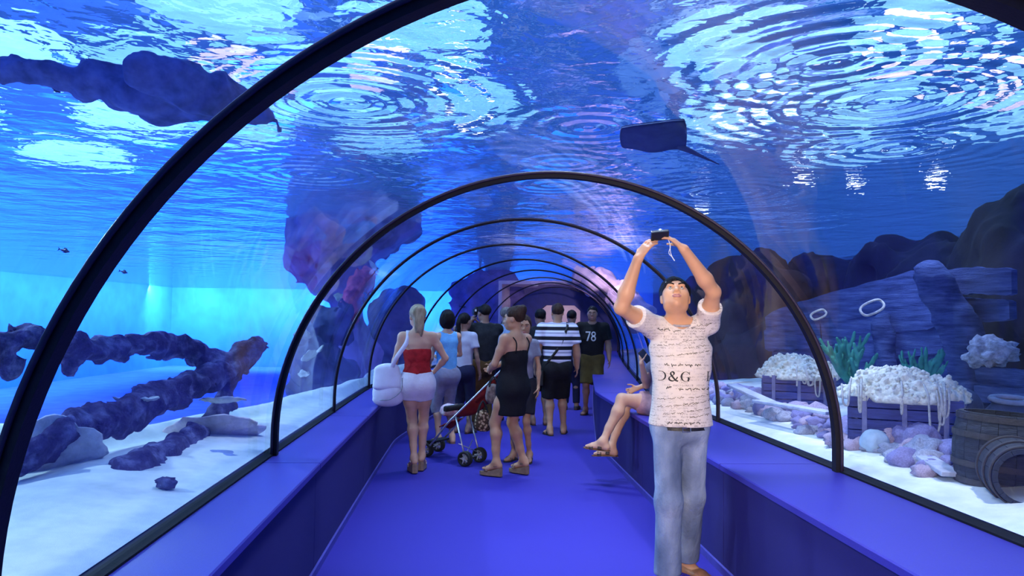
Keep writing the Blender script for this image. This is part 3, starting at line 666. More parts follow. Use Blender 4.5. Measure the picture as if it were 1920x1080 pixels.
# green branching coral
MGREEN = M('green_coral', (.02, .22, .17), .8, .45, 14, .5)
def branch_coral(base, seed, size, label, n=7, lean=(0, 0)):
    rnd = random.Random(seed); P = []; chains = []
    for i in range(n):
        a = rnd.uniform(0, 6.28); tl = rnd.uniform(.35, 1.0); L = size * rnd.uniform(.7, 1.1)
        d = Vector((math.cos(a) * tl + lean[0], math.sin(a) * tl * .6 + lean[1], 1)).normalized(); p = Vector(base); pts = [(p.copy(), .020 * size / .4)]
        for k in range(4):
            p = p + d * L / 4; d = (d + Vector((rnd.uniform(-.35, .35), rnd.uniform(-.3, .3), .15))).normalized(); pts.append((p.copy(), (.017 - .0025 * k) * size / .4))
            if k in (1, 2):
                e = (d + Vector((rnd.uniform(-1, 1), rnd.uniform(-.6, .6), .2))).normalized(); chains.append([(p.copy(), .013 * size / .4), (p + e * L * .18, .012 * size / .4), (p + e * L * .30 + Vector((0, 0, .02)), .009 * size / .4)])
        chains.append(pts)
    return settle('branching_coral', log_mesh('branching_coral', chains, .008, .004, 24, .008), MGREEN, label, 'coral')
branch_coral(at(1608, 735, 5.9), 3, .44, 'green branching coral with a long arm behind the near chest', 14, (-.3, 0))
branch_coral(at(1728, 735, 5.5), 8, .30, 'bushy green coral beside the leaning wreck post', 15)
# stones along the white sand
rnd = random.Random(11); stones = [MPALE, M('violet_stone', (.30, .28, .52), .9, .4, 12, .6), M('grey_stone', (.34, .37, .48), .9, .5, 12, .6), M('rosy_stone', (.52, .42, .54), .9, .4, 12, .6)]
protos = [rock_mesh((1, .8, .62), 60 + i, 3, .35, 1.9) for i in range(5)]
def stone(s, u, r, mi, label, group, pi=0, rz=0, dz=.3):
    p = T(s, AW + u, 0); me = protos[pi] if (pi, mi) not in _pm else _pm[(pi, mi)]
    o = bpy.data.objects.new('stone', me); COL.objects.link(o); o.location = (p.x, p.y, right_sand(s, AW + u) + r * dz); o.scale = (r, r, r); o.rotation_euler.z = rz
    return tag(o, label, 'stone', group)
_pm = {}
for pi in range(5):
    for mi in range(4):
        me = protos[pi].copy(); me.materials.append(stones[mi]); me.polygons.foreach_set('use_smooth', [True] * len(me.polygons)); _pm[(pi, mi)] = me
def where_s(s): return 'beside the old barrel' if s < 4.25 else 'in front of the near chest' if s < 5.1 else 'between the two chests' if s < 6.2 else 'in front of the far chest' if s < 7.2 else 'past the far chest'
CN = ['pale', 'violet', 'grey', 'rosy']
for s in np.arange(3.9, 7.9, .075):
    r = rnd.uniform(.04, .10); u = .36 + rnd.gauss(0, .05); mi = rnd.randrange(4)
    stone(s, u + r * .3, r, mi, '%s %s stone edging the white sand strip %s' % ('small' if r < .07 else 'fist-sized', CN[mi], where_s(s)), 'stones edging the sand strip', rnd.randrange(5), rnd.uniform(0, 6))
for s in np.arange(3.9, 8.2, .12):
    r = rnd.uniform(.07, .15); u = .52 + rnd.gauss(0, .06); mi = rnd.randrange(1, 4)
    stone(s, u, r, mi, '%s %s stone heaped behind the sand strip %s' % ('large' if r > .115 else 'medium', CN[mi], where_s(s)), 'stones heaped before the chests', rnd.randrange(5), rnd.uniform(0, 6))
rock(T(4.55, AW + .36, ZB + .12), (.085, .085, .08), 'round pale blue ball-like stone in front of the near chest', M('round_stone', (.40, .52, .62), .8, .3, 12, .4), 71, amp=.06)
rock(T(6.35, AW + .38, ZB + .11), (.09, .09, .085), 'round dark violet stone at the foot of the third rib', M('round_violet', (.16, .17, .36), .8, .3, 12, .4), 72, amp=.06)
# pale boards lying on the stones
for k, (a, b, lab) in enumerate((((1372, 722, 6.7), (1452, 758, 5.9), 'thin pale board leaning on the stones by the third rib'), ((1420, 752, 6.0), (1560, 775, 5.1), 'long pale broken board lying on the stones before the far chest'), ((1735, 858, 4.15), (1785, 890, 3.8), 'short pale board beside the upright barrel'))):
    p0, p1 = at(*a), at(*b); d = (p1 - p0); x, y, z = frame_z(d); bm = bmesh.new(); b_box(bm, (p0 + p1) / 2, (.10, .025, d.length), Matrix((x, y, z)).transposed(), .006); settle('board', bm_mesh('board', bm), MPALE, lab, 'board')
# ------------------------------------------------------------------ fish
MFISH = M('dark_fish', (.03, .04, .10), .5, .3, 30, .2)
def fish(p, L, yaw, label, tilt=0):
    s = Solid((-L * .7, -L * .25, -L * .35), (L * .7, L * .25, L * .35), L / 26)
    s.ecap((-L * .30, 0, 0), (L * .1, 0, 0), (L * .04, L * .05), (L * .10, L * .17), (0, 1, 0), L * .1); s.ecap((L * .1, 0, 0), (L * .36, 0, 0), (L * .10, L * .16), (L * .05, L * .06), (0, 1, 0), L * .1)
    b = link('fish', s.mesh('fish', 1), MFISH); b.location = p; b.rotation_euler = (0, tilt, yaw); tag(b, label, 'fish', 'small dark fish in the tank')
    def fin(nm, pts):
        V = [(x * L, .008 * L * sg, z * L) for sg in (-1, 1) for x, z in pts]; n = len(pts)
        link(nm, mesh(nm, V, [tuple(range(n))[::-1], tuple(range(n, 2 * n))] + [(i, (i + 1) % n, n + (i + 1) % n, n + i) for i in range(n)]), MFISH, b, False)
    fin('tail_fin', [(-.30, 0), (-.52, .17), (-.45, 0), (-.52, -.17)]); fin('dorsal_fin', [(-.12, .11), (-.05, .24), (.14, .22), (.2, .14)]); fin('belly_fin', [(-.05, -.12), (-.1, -.22), (.08, -.13)])
    return b
fish(at(104, 168, 5.2), .09, .4, 'small dark fish highest up, below the stand-in branch', .5)
fish(at(121, 470, 6.0), .10, .2, 'small dark fish left of the nearest rib at mid height', .25)
fish(at(232, 510, 6.2), .08, .2, 'small dark fish just inside the nearest rib', .25)
fish(at(868, 575, 15.), .16, .3, 'small dark fish seen past the photographer in the dark shirt', .1)
# stingray gliding over the tunnel
rc = at(1228, 268, 5.35); MRAY = M('ray_belly', (.05, .075, .14), 1, .35, 9, .3, spec=0)
def W(px, py, d): return at(px, py, d)
corner = [W(1158, 252, 5.05), W(1170, 290, 5.7), W(1285, 293, 5.75), W(1290, 236, 4.85)]
n = 18; V = []; F = []
cen = sum(corner, Vector()) / 4
for lay in (1, -1):
    for i in range(n + 1):
        for j in range(n + 1):
            u, v = i / n, j / n; a = corner[0].lerp(corner[3], u); b = corner[1].lerp(corner[2], u); p = a.lerp(b, v)
            pu, pv = 2 * u - 1, 2 * v - 1; body = max(0, 1 - max(abs(pu), abs(pv)) ** 2); hump = math.exp(-(pu ** 2 * 2 + pv ** 2 * 3))
            p = p + Vector((0, 0, .06 * (pu * .4) ** 2 + .05 * abs(pv) ** 2 * 1 + lay * (.006 + .05 * body * hump)))
            p += (cen - p) * (.10 * (abs(pu) * abs(pv)) ** 3); V.append(p)
m_ = (n + 1) ** 2
for i in range(n):
    for j in range(n):
        a = i * (n + 1) + j; F += [(a, a + n + 1, a + n + 2, a + 1), (m_ + a, m_ + a + 1, m_ + a + n + 2, m_ + a + n + 1)]
edge = [i * (n + 1) for i in range(n + 1)] + [n * (n + 1) + j for j in range(1, n + 1)] + [i * (n + 1) + n for i in range(n - 1, -1, -1)] + [j for j in range(n - 1, 0, -1)]
for a, b in zip(edge, edge[1:] + edge[:1]): F.append((a, b, m_ + b, m_ + a))
ray = settle('stingray', mesh('stingray', V, F), MRAY, 'grey blue stingray gliding above the tunnel with its tail trailing', 'stingray')
bm = bmesh.new(); tp = spline([W(1268, 272, 5.42), W(1292, 282, 5.5), W(1315, 293, 5.6), W(1348, 308, 5.75)], 6); b_tube(bm, tp, list(np.linspace(.028, .004, len(tp))), 7); adopt(obj('tail', bm, MRAY, None, True), ray)
# ------------------------------------------------------------------ people
def v3(*a): return np.array(a if len(a) == 3 else a[0], float)
def unit(v): v = np.array(v, float); return v / max(np.linalg.norm(v), 1e-9)
def ik(a, c, l1, l2, hint):
    """middle joint of a two-bone limb from a towards c, bent towards hint; returns (joint, end)"""
    a, c = v3(a), v3(c); d = c - a; D = np.linalg.norm(d); D2 = min(D, (l1 + l2) * .998); w_ = d / max(D, 1e-6); c = a + w_ * D2
    x = (l1 * l1 - l2 * l2 + D2 * D2) / (2 * D2); hgt = math.sqrt(max(l1 * l1 - x * x, 0)); hv = v3(hint); hv = unit(hv - w_ * (hv @ w_))
    return a + w_ * x + hv * hgt, c
class Body:
    pass
def rotz(a): return np.array([[math.cos(a), -math.sin(a), 0], [math.sin(a), math.cos(a), 0], [0, 0, 1]])
def rotx(a): return np.array([[1, 0, 0], [0, math.cos(a), -math.sin(a)], [0, math.sin(a), math.cos(a)]])
def roty(a): return np.array([[math.cos(a), 0, math.sin(a)], [0, 1, 0], [-math.sin(a), 0, math.cos(a)]])
def skeleton(H, fem=False, build=1.0, heel=0.0, **po):
    """joints of a figure that faces local +y, its right hand on +x"""
    b = Body(); s = (H - heel) / 1.75; b.s = s; b.fem = fem; b.heel = heel; b.build = build; z0 = heel
    sh = (.162 if fem else .188) * (build ** .5)
    b.pel = v3(po.get('pel', (0, 0, .94 * s + z0))); tl = po.get('lean', (0, 0)); tw = po.get('twist', 0)
    up = unit((tl[0], tl[1], 1)); b.up = up; rt = rotz(tw) @ v3(1, 0, 0); rt = unit(rt - up * (rt @ up)); b.rt = rt; b.fw = np.cross(up, rt)
    hr = unit(po.get('hiprt', (1, 0, 0)))
    b.neck = b.pel + up * .53 * s; b.hp = {}; b.kn = {}; b.an = {}; b.shd = {}; b.el = {}; b.wr = {}; b.fd = {}; b.hd = {}; b.hn = {}
    for sd, sg in (('R', 1), ('L', -1)):
        b.hp[sd] = b.pel + hr * sg * (.088 if fem else .080) * s + v3(0, 0, -.03 * s)
        an = v3(po.get('an' + sd, (sg * .10 * s, 0, .085 * s + z0)))
        b.kn[sd], b.an[sd] = ik(b.hp[sd], an, .43 * s, .42 * s, po.get('kh' + sd, (0, 1, 0)))
        if 'kn' + sd in po: b.kn[sd] = v3(po['kn' + sd]); b.an[sd] = an
        b.fd[sd] = unit(po.get('fd' + sd, (sg * .25, 1, -.55 if heel > .03 else 0)))
        b.shd[sd] = v3(po['sh' + sd]) if 'sh' + sd in po else b.pel + up * .475 * s + rt * sg * sh * s + up * po.get('shrug', 0)
        wr = v3(po.get('wr' + sd, b.shd[sd] + v3(sg * .08, .06, -.52) * s))
        b.el[sd], b.wr[sd] = ik(b.shd[sd], wr, .285 * s, .25 * s, po.get('eh' + sd, (sg * .5, -1, 0)))
        if 'el' + sd in po: b.el[sd] = v3(po['el' + sd]); b.wr[sd] = wr
        b.hd[sd] = unit(po.get('hd' + sd, unit(b.wr[sd] - b.el[sd]))); b.hn[sd] = unit(po.get('hn' + sd, (-sg, .2, 0)))
    hy, hp_ = po.get('head', (0, 0)); b.R = rotz(hy) @ roty(po.get('hroll', 0)) @ rotx(hp_); b.hs = po.get('hs', 1.0) * (s ** .45)
    b.head = v3(po['headc']) if 'headc' in po else b.neck + up * .075 * s + b.R @ v3(0, .025, .085) * b.hs
    b.neck = v3(po['neck']) if 'neck' in po else b.neck
    return b
def H_(b, x, y, z): return b.head + b.R @ (v3(x, y, z) * b.hs)
def torso(b, g=0.0, gw=0.0):
    s, w_ = b.s, b.build; P = lambda z, f=0.0: b.pel + b.up * z * s + b.fw * f * s
    if b.fem: secs = [(-.06, .0, .158, .108), (.03, 0, .155, .105), (.15, .0, .118, .086), (.27, .0, .132, .098), (.40, -.01, .142, .088), (.47, -.01, .10, .06)]
    else: secs = [(-.05, 0, .150, .105), (.04, 0, .148, .105), (.15, .0, .138, .100), (.28, 0, .158, .112), (.40, -.01, .166, .098), (.47, -.01, .11, .065)]
    return [(P(z, f), (a * s * w_ + g, c * s * w_ + g + gw)) for z, f, a, c in secs]
def hand(S, b, sd, curl=.35, spread=1.0, pinch=False):
    sg = 1 if sd == 'R' else -1; q = b.s * (.9 if b.fem else 1.0); w0, d, n = b.wr[sd], b.hd[sd], b.hn[sd]; n = unit(n - d * (n @ d)); u = np.cross(n, d)
    ts = -sg                                   # the thumb leaves the palm on this side
    fr = max(.0082 * q, .78 * S.h)
    S.ecap(w0 + d * .005 * q, w0 + d * .075 * q, (.026 * q, .017 * q), (.038 * q, .013 * q), u, .02)
    for i, (o, L) in enumerate(((.029, .068), (.010, .078), (-.010, .073), (-.028, .058))):
        p = w0 + d * .078 * q + u * o * ts * q; dr = unit(d + u * o * ts * 3 * spread * .3); r = fr
        for k, f in enumerate((.42, .32, .26)):
            a = curl * (.75 if k == 0 else 1.0); dr = unit(dr * math.cos(a) + n * math.sin(a)); p2 = p + dr * L * f * q; S.cone(p, p2, r, r * .93, .006); p, r = p2, r * .93
    p = w0 + d * .022 * q + u * ts * .026 * q; dr = unit(d * .7 + u * ts * .75 + n * .35)
    for k, L in enumerate((.04, .032, .026)):
        p2 = p + dr * L * q; S.cone(p, p2, fr * 1.25 - k * .001, fr * 1.1 - k * .001, .008); p = p2; dr = unit(dr * .8 + d * .35 + n * .35 - u * ts * .12)
def bounds(b, m=.22):
    P = [b.pel, b.neck, b.head] + [x[k] for x in (b.hp, b.kn, b.an, b.shd, b.el, b.wr) for k in 'RL']; P = np.array(P); return P.min(0) - m, P.max(0) + m
def body_solid(b, h, curl=.35, face=True, curls=None):
    lo, hi = bounds(b); S = Solid(lo, hi, h); s = b.s; tw = torso(b)
    for i in range(len(tw) - 1): S.ecap(tw[i][0], tw[i + 1][0], tw[i][1], tw[i + 1][1], b.rt, .04)
    if b.fem:
        for sg in (-1, 1):
            S.ell(b.pel + b.up * .315 * s + b.rt * sg * .068 * s + b.fw * .075 * s, (.062 * s, .06 * s, .06 * s), None, .04)
            S.ell(b.pel + b.up * -.055 * s + b.rt * sg * .075 * s - b.fw * .06 * s, (.085 * s, .075 * s, .085 * s), None, .05)
    else:
        for sg in (-1, 1): S.ell(b.pel + b.up * -.05 * s + b.rt * sg * .07 * s - b.fw * .05 * s, (.08 * s, .075 * s, .085 * s), None, .05)
    ar = (.86 if b.fem else 1.06) * b.build; lg = (1.0 if b.fem else .90) * b.build
    base = b.neck - b.up * .02 * s
    S.cone(base, H_(b, 0, -.028, -.06), (.052 if b.fem else .060) * s, (.048 if b.fem else .054) * s, .035)
    for sd in 'RL':
        sh, el, wr, hp, kn, an = b.shd[sd], b.el[sd], b.wr[sd], b.hp[sd], b.kn[sd], b.an[sd]
        S.cone(base - b.up * .015 * s, sh, .05 * s, .052 * s * ar, .05)
        S.cone(sh, sh + (el - sh) * .45, .053 * s * ar, .049 * s * ar, .04); S.cone(sh + (el - sh) * .45, el, .049 * s * ar, .038 * s * ar, .02)
        m = el + (wr - el) * .3; S.cone(el, m, .038 * s * ar, .042 * s * ar, .02); S.cone(m, wr, .042 * s * ar, .026 * s * ar, .02); hand(S, b, sd, (curls or {}).get(sd, curl))
        S.cone(hp, hp + (kn - hp) * .5, .088 * s * lg, .074 * s * lg, .04); S.cone(hp + (kn - hp) * .5, kn, .074 * s * lg, .052 * s * lg, .03)
        bk = unit(np.cross(np.cross(an - kn, b.fd[sd]), an - kn)); bk = bk if bk @ b.fd[sd] < 0 else -bk
        c1 = kn + (an - kn) * .28 + bk * .014 * s; S.cone(kn, c1, .050 * s * lg, .056 * s * lg, .03); S.cone(c1, kn + (an - kn) * .68, .056 * s * lg, .040 * s * lg, .03); S.cone(kn + (an - kn) * .68, an, .040 * s * lg, .034 * s * lg, .02)
        f = b.fd[sd]; fl = unit((f[0], f[1], 0)); sl = np.cross(v3(0, 0, 1), fl)
        if b.heel > .03:
            he = an + v3(0, 0, -.035 * s) - fl * .035 * s; ba = an + v3(0, 0, -.085 * s - b.heel + .06) + fl * .10 * s; to = ba + fl * .055 * s
        else:
            zf = an[2] - .085 * s; he = an + v3(0, 0, -.05 * s) - fl * .035 * s; ba = an + fl * .11 * s + v3(0, 0, -.055 * s) + v3(0, 0, f[2] * .11 * s); to = ba + fl * .055 * s + v3(0, 0, f[2] * .05 * s - .008 * s)
        S.cone(an, he, .036 * s, .033 * s, .03); S.cone(an, ba, .036 * s, .026 * s, .03); S.ecap(he, ba, (.031 * s, .026 * s), (.042 * s, .024 * s), sl, .02); S.ecap(ba, to, (.042 * s, .022 * s), (.036 * s, .015 * s), sl, .02)
    q = b.hs; E = lambda c, r, k=.02, sub=False: S.ell(H_(b, *c), np.array(r) * q, b.R, k * q, sub)
    E((0, -.014, .034), (.074, .094, .080), .02); E((0, .022, -.02), (.064, .066, .085), .04); E((0, .036, -.060), (.046 if b.fem else .052, .048, .045), .035); E((0, .070, -.094), (.020, .018, .016), .03)
    for sg in (-1, 1):
        E((sg * .047, .045, -.022), (.022, .026, .024), .03); E((sg * .049, .015, -.072), (.014, .03, .018), .03); E((sg * .077, -.008, -.012), (.009, .018, .032), .012)
    if face:
        for sg in (-1, 1): E((sg * .031, .101, .004), (.020, .016, .012), .018, True)
        for sg in (-1, 1): E((sg * .030, .083, .022), (.024, .012, .007), .016)
        S.cone(H_(b, 0, .085, .010), H_(b, 0, .106, -.028), .008 * q, .0125 * q, .014 * q)
        for sg in (-1, 1): E((sg * .012, .097, -.034), (.009, .011, .008), .008)
        if S.h < .0075:
            for sg in (-1, 1): E((sg * .0075, .103, -.0415), (.0042, .005, .005), .004, True)
        E((0, .088, -.058), (.024, .012, .006), .010); E((0, .087, -.069), (.020, .012, .007), .010); E((0, .099, -.0635), (.022, .008, .0022), .004, True)
    return S
# materials for skin, hair and cloth
def skin(name, c, c2=None):
    t = NT(name); f = t.noise(9, 3, .5); g = t.noise(120, 2, .5)
    col = t.ramp(f, [(.3, c2 or tuple(x * .82 for x in c)), (.7, c)])
    return t.pbr(col, .5, t.bump(g, .08, .004), spec=.35, **{'Subsurface Weight': .08, 'Subsurface Radius': (.012, .004, .002)})
SK_MAN = skin('skin_tanned', (.56, .28, .145)); SK_FAIR = skin('skin_fair', (.58, .32, .20)); SK_TAN = skin('skin_olive', (.40, .21, .12)); SK_DARK = skin('skin_brown', (.26, .14, .10))
def cloth(name, c, var=.3, sc=14, rough=.85, bump=.35): return M(name, c, rough, var, sc, bump, bsc=90, spec=.15)
def hair_m(name, c): return M(name, c, .5, .6, 30, .9, bsc=70, st=(1, 1, .25), spec=.12)
BLACKH = hair_m('black_hair', (.012, .009, .009)); BROWNH = hair_m('brown_hair', (.05, .026, .016)); BLONDH = hair_m('blond_hair', (.46, .34, .20)); GREYH = hair_m('grey_hair', (.22, .19, .18))
def garment(name, S, m, root, noise=None, relax=1):
    if noise: S.noise(*noise)
    return link(name, S.mesh(name, relax), m, root)
def hair(b, root, m, h, style='short', front=.075, vol=1.0):
    q = b.hs; S = Solid(b.head - .42, b.head + .30, h); E = lambda c, r, k=.02, sub=False: S.ell(H_(b, *c), np.array(r) * q, b.R, k * q, sub)
    E((0, -.018, .038), (.084 * vol, .102 * vol, .087 * vol), .01)
    if style in ('bob', 'long', 'afro'): E((0, -.035, -.02), (.092 * vol, .085 * vol, .10 * vol), .04)
    E((0, .115, -.035), (.082, .075, .098), .02, True)
    for sg in (-1, 1): E((sg * .10, .045, -.05), (.06, .035, .07), .02, True)
    if style in ('short', 'bun', 'pony'): S.cone(H_(b, 0, .02, -.11), H_(b, 0, -.13, -.075), .05 * q, .045 * q, .02, True)
    if style == 'bun':
        E((0, -.085, .088), (.056, .052, .048), .02); E((0, -.06, .07), (.06, .06, .05), .03)
    if style == 'pony':
        S.chain([H_(b, 0, -.10, .03), H_(b, 0, -.135, -.02), H_(b, 0, -.13, -.10), H_(b, .01, -.115, -.20), H_(b, .01, -.11, -.28)], [.03 * q, .034 * q, .032 * q, .024 * q, .010 * q], .02)
    if style == 'knot':
        E((0, -.075, .04), (.078, .045, .05), .03); E((0, -.085, .075), (.05, .04, .035), .02); S.chain([H_(b, 0, -.1, -.0), H_(b, .01, -.115, -.1), H_(b, .02, -.11, -.19)], [.045 * q, .036 * q, .018 * q], .03); S.chain([H_(b, -.03, -.1, -.04), H_(b, -.035, -.115, -.15)], [.03 * q, .012 * q], .03)
    S.noise(.007, 34, 2, (1, 1, .4)); return garment('hair', S, m, root, None, 1)
def eyes(b, root, brow=True, lips=(.42, .17, .15), bm_=None):
    q = b.hs; me_w = M('eye_white', (.34, .31, .28), .4, .05, 20, 0, spec=.2); me_d = M('eye_iris', (.03, .02, .015), .15, .2, 40, 0, spec=.7)
    for sg in (-1, 1):
        bm = bmesh.new(); bmesh.ops.create_icosphere(bm, subdivisions=2, radius=.0115 * q, matrix=Matrix.Translation(H_(b, sg * .031, .0775, .002))); e = obj('eye', bm, me_w, root, True)
        bm = bmesh.new(); bmesh.ops.create_icosphere(bm, subdivisions=2, radius=.0075 * q, matrix=Matrix.Translation(H_(b, sg * .031, .0825, .0045))); obj('iris', bm, me_d, e, True)
        if brow:
            bm = bmesh.new(); b_tube(bm, spline([H_(b, sg * .012, .0945, .020), H_(b, sg * .03, .0935, .0275), H_(b, sg * .05, .080, .021)], 5), .0042 * q, 6); obj('eyebrow', bm, bm_ or BLACKH, root, True)
    bm = bmesh.new(); b_tube(bm, spline([H_(b, -.024, .0905, -.0625), H_(b, -.010, .1005, -.0575), H_(b, 0, .1005, -.0595), H_(b, .010, .1005, -.0575), H_(b, .024, .0905, -.0625)], 5), [.002 * q] + [.0045 * q] * 19 + [.002 * q], 6)
    b_tube(bm, spline([H_(b, -.022, .0905, -.064), H_(b, 0, .0995, -.0705), H_(b, .022, .0905, -.064)], 5), [.002 * q] + [.005 * q] * 9 + [.002 * q], 6)
    tag(obj('lips', bm, M('lips_%.2f' % lips[0], lips, .45, .15, 40, .1), root, True), kind='stuff') if False else obj('lips', bm, M('lips_%.2f' % lips[0], lips, .45, .15, 40, .1), root, True)
def tee(b, h, g=.014, hem=.0, sleeve=.6, neck=.068, gs=.012, belly=0.0, hemw=0.0):
    """short-sleeved top down to pel + hem"""
    lo, hi = bounds(b, .25); S = Solid(lo, hi, h); s = b.s; tw = torso(b, g, belly)
    bot = b.pel + b.up * hem * s
    r0 = tw[0][1]; S.ecap(bot, tw[2][0], (r0[0] + hemw, r0[1] + hemw), (tw[2][1][0] + .01, tw[2][1][1] + .01), b.rt, .03, f0=True)
    for i in range(2, len(tw) - 1): S.ecap(tw[i][0], tw[i + 1][0], tw[i][1], tw[i + 1][1], b.rt, .05)
    if b.fem:
        for sg in (-1, 1): S.ell(b.pel + b.up * .315 * s + b.rt * sg * .068 * s + b.fw * .075 * s, (.062 * s + g, .06 * s + g, .06 * s + g), None, .05)
    ar = (.86 if b.fem else 1.06) * b.build; base = b.neck - b.up * .035 * s
    for sd in 'RL':
        sh, el = b.shd[sd], b.el[sd]; S.cone(base, sh, .045 * s + g, .050 * s * ar + g, .05)
        if sleeve > 0: S.cone(sh, sh + (el - sh) * sleeve, .052 * s * ar + g, .050 * s * ar + g + gs, .03, f1=True)
    if neck: S.cone(b.neck + b.up * .0 + b.fw * .012, b.head, neck * s, neck * s * 1.1, .012, True)
    return S
def pants(b, h, g=.014, waist=.10, to=1.0, hemr=None, crotch=.06, gk=None):
    """trousers or shorts; to: 0..1 down the thigh, 1..2 down the shin"""
    lo, hi = bounds(b, .22); S = Solid(lo, hi, h); s = b.s; tw = torso(b, g); lg = (1.0 if b.fem else .90) * b.build; gk = g * 1.2 if gk is None else gk
    top = b.pel + b.up * waist * s; wr_ = [(tw[1][1][i] + tw[2][1][i]) / 2 for i in (0, 1)]
    S.ecap(tw[0][0], top, tw[0][1], wr_, b.rt, .03, f1=True)
    for sg in (-1, 1): S.ell(b.pel + b.up * -.05 * s + b.rt * sg * .072 * s - b.fw * .05 * s, (.083 * s + g, .076 * s + g, .085 * s + g), None, .05)
    for sd in 'RL':
        hp, kn, an = b.hp[sd], b.kn[sd], b.an[sd]
        if to <= 1: S.cone(hp, hp + (kn - hp) * to, .090 * s * lg + g, hemr or (.062 * s * lg + g + .02), crotch, f1=True)
        else:
            S.cone(hp, kn, .090 * s * lg + g, .058 * s * lg + gk, crotch); e = kn + (an - kn) * (to - 1); S.cone(kn, e, .058 * s * lg + gk, hemr or (.045 * s * lg + gk), .04, f1=True)
    return S
def sandal(b, sd, root, m_sole, m_strap, wedge=0.0, closed=False, h=.008):
    s = b.s; an = b.an[sd]; f = b.fd[sd]; fl = unit((f[0], f[1], 0)); sl = np.cross(v3(0, 0, 1), fl)
    P = lambda y, z, x=0: Vector(an + fl * y * s + v3(0, 0, z * s) + sl * x * s)
    fz = lambda y: (f[2] * max(y, 0)) if b.heel <= .03 else 0
    if closed:
        S = Solid(an - .26, an + .26, h); S.ecap(an + v3(0, 0, -.045 * s) - fl * .035 * s, an + fl * .11 * s + v3(0, 0, -.052 * s + fz(.11) * s), (.040 * s, .036 * s), (.048 * s, .030 * s), sl, .02)
        S.ecap(an + fl * .11 * s + v3(0, 0, (-.052 + fz(.11)) * s), an + fl * .175 * s + v3(0, 0, (-.06 + fz(.175)) * s), (.048 * s, .028 * s), (.040 * s, .02 * s), sl, .02); S.cone(an, an + v3(0, 0, -.05), .043 * s, .043 * s, .02)
        S.cut(an + v3(0, 0, .012), (0, 0, 1)); o = garment('shoe', S, m_strap, root); 
    out = [(-.072, .0), (-.06, .030), (0, .034), (.06, .040), (.12, .046), (.165, .040), (.195, .018), (.2, 0)]; ring = out + [(y, -x) for y, x in out[::-1][1:-1]]
    bm = bmesh.new(); V = []
    for lay in (0, 1):
        V.append([])
        for y, x in ring:
            if b.heel > .03:
                bot = -.085 - b.heel / s + .0; q = min(max((.10 - y) / .14, 0), 1); topz = (-.085 - b.heel / s + .035) + q * (b.heel / s - .0) * .92; z = topz if lay else -.085 * 1 - b.heel / s + .0
                z = topz if lay else max(bot + .001, bot)
            else: z = (-.077 if lay else -.0849) + fz(y)
            V[-1].append(bm.verts.new(P(y, z, x)))
    n = len(ring)
    for k in range(n): bm.faces.new((V[0][k], V[0][(k + 1) % n], V[1][(k + 1) % n], V[1][k]))
    bm.faces.new(V[0][::-1]); bm.faces.new(V[1]); sole = obj('sandal' if not closed else 'shoe_sole', bm, m_sole, root)
    if not closed:
        dz = 0 if b.heel <= .03 else -.02
        for (y, zc, r_) in ((.105, -.058 + fz(.105), .048), (.02, -.045, .042)) if b.heel <= .03 else ((.105, -.085 - b.heel / s + .065, .048), (-.005, -.02, .042)):
            bm = bmesh.new(); pts = [P(y, zc + dz * 0 - .018 + .046 * math.sin(a), r_ * math.cos(a)) for a in np.linspace(-.1, PI + .1, 11)]
            for i in range(10):
                a_, c_ = pts[i], pts[i + 1]; q1 = [bm.verts.new(p + Vector(fl) * w_ * s) for p, w_ in ((a_, -.02), (a_, .02), (c_, .02), (c_, -.02))]; bm.faces.new(q1)
            o = obj('strap', bm, m_strap, sole, True); sm = o.modifiers.new('thick', 'SOLIDIFY'); sm.thickness = .005
    return sole
def foot_at(px, py): p = on(px, py, 0); return Vector((p.x, p.y, 0))
def height_at(p, py):
    d = (C3.transposed() @ (Vector((p.x, p.y, 1.6)) - Vector((0, 0, CAMZ)))); lo, hi = 0.5, 2.6
    for _ in range(40):
        m = (lo + hi) / 2; q = C3.transposed() @ (Vector((p.x, p.y, m)) - Vector((0, 0, CAMZ))); y = 540 - q.y / -q.z * FPX
        if y > py: lo = m
        else: hi = m
    return lo
def make_root(b, h, sk, base, yaw, label, group=None, curl=.35, face=True, curls=None):
    S = body_solid(b, h, curl, face, curls); o = link('person', S.mesh('person', 1), sk); o.location = base; o.rotation_euler.z = yaw
    return tag(o, label, 'person', group)
def loc(base, yaw, p):
    """world point -> the local frame of a figure"""
    return np.array(Matrix.Rotation(-yaw, 3, 'Z') @ (Vector(p) - Vector(base)))
# ---- the man taking a picture over his head
base = foot_at(1268, 1094); yw = PI + .06
D0 = base.y
def q(px, py, dd=0.0): return loc(base, yw, at(px, py, D0 + dd))
b = skeleton(1.80, build=.94, pel=q(1276, 784), shR=q(1223, 612), shL=q(1326, 606), elR=q(1165, 577, -.20), wrR=q(1196, 486, -.27), elL=q(1338, 548, -.16), wrL=q(1283, 468, -.27),
             hdR=q(1222, 446, -.27) - q(1196, 486, -.27), hdL=q(1254, 443, -.25) - q(1283, 468, -.27), hnR=(-.9, -.35, .2), hnL=(.9, -.4, -.1),
             neck=q(1273, 606, .02), headc=q(1266, 557, -.02), head=(-.20, .62), lean=(0, 0),
             anR=q(1252, 1084, -.06), anL=q(1284, 1052, .17), khR=(.1, 1, 0), khL=(.0, 1, 0), fdR=(.15, 1, 0), fdL=(-.55, .85, 0))
b.pel = b.pel + 0
h = .0065
man = make_root(b, h, SK_MAN, base, yw, 'man in white printed shirt and faded jeans photographing over his head', curls={'R': .38, 'L': .38})
hair(b, man, BLACKH, .007, 'short', vol=1.05); eyes(b, man)
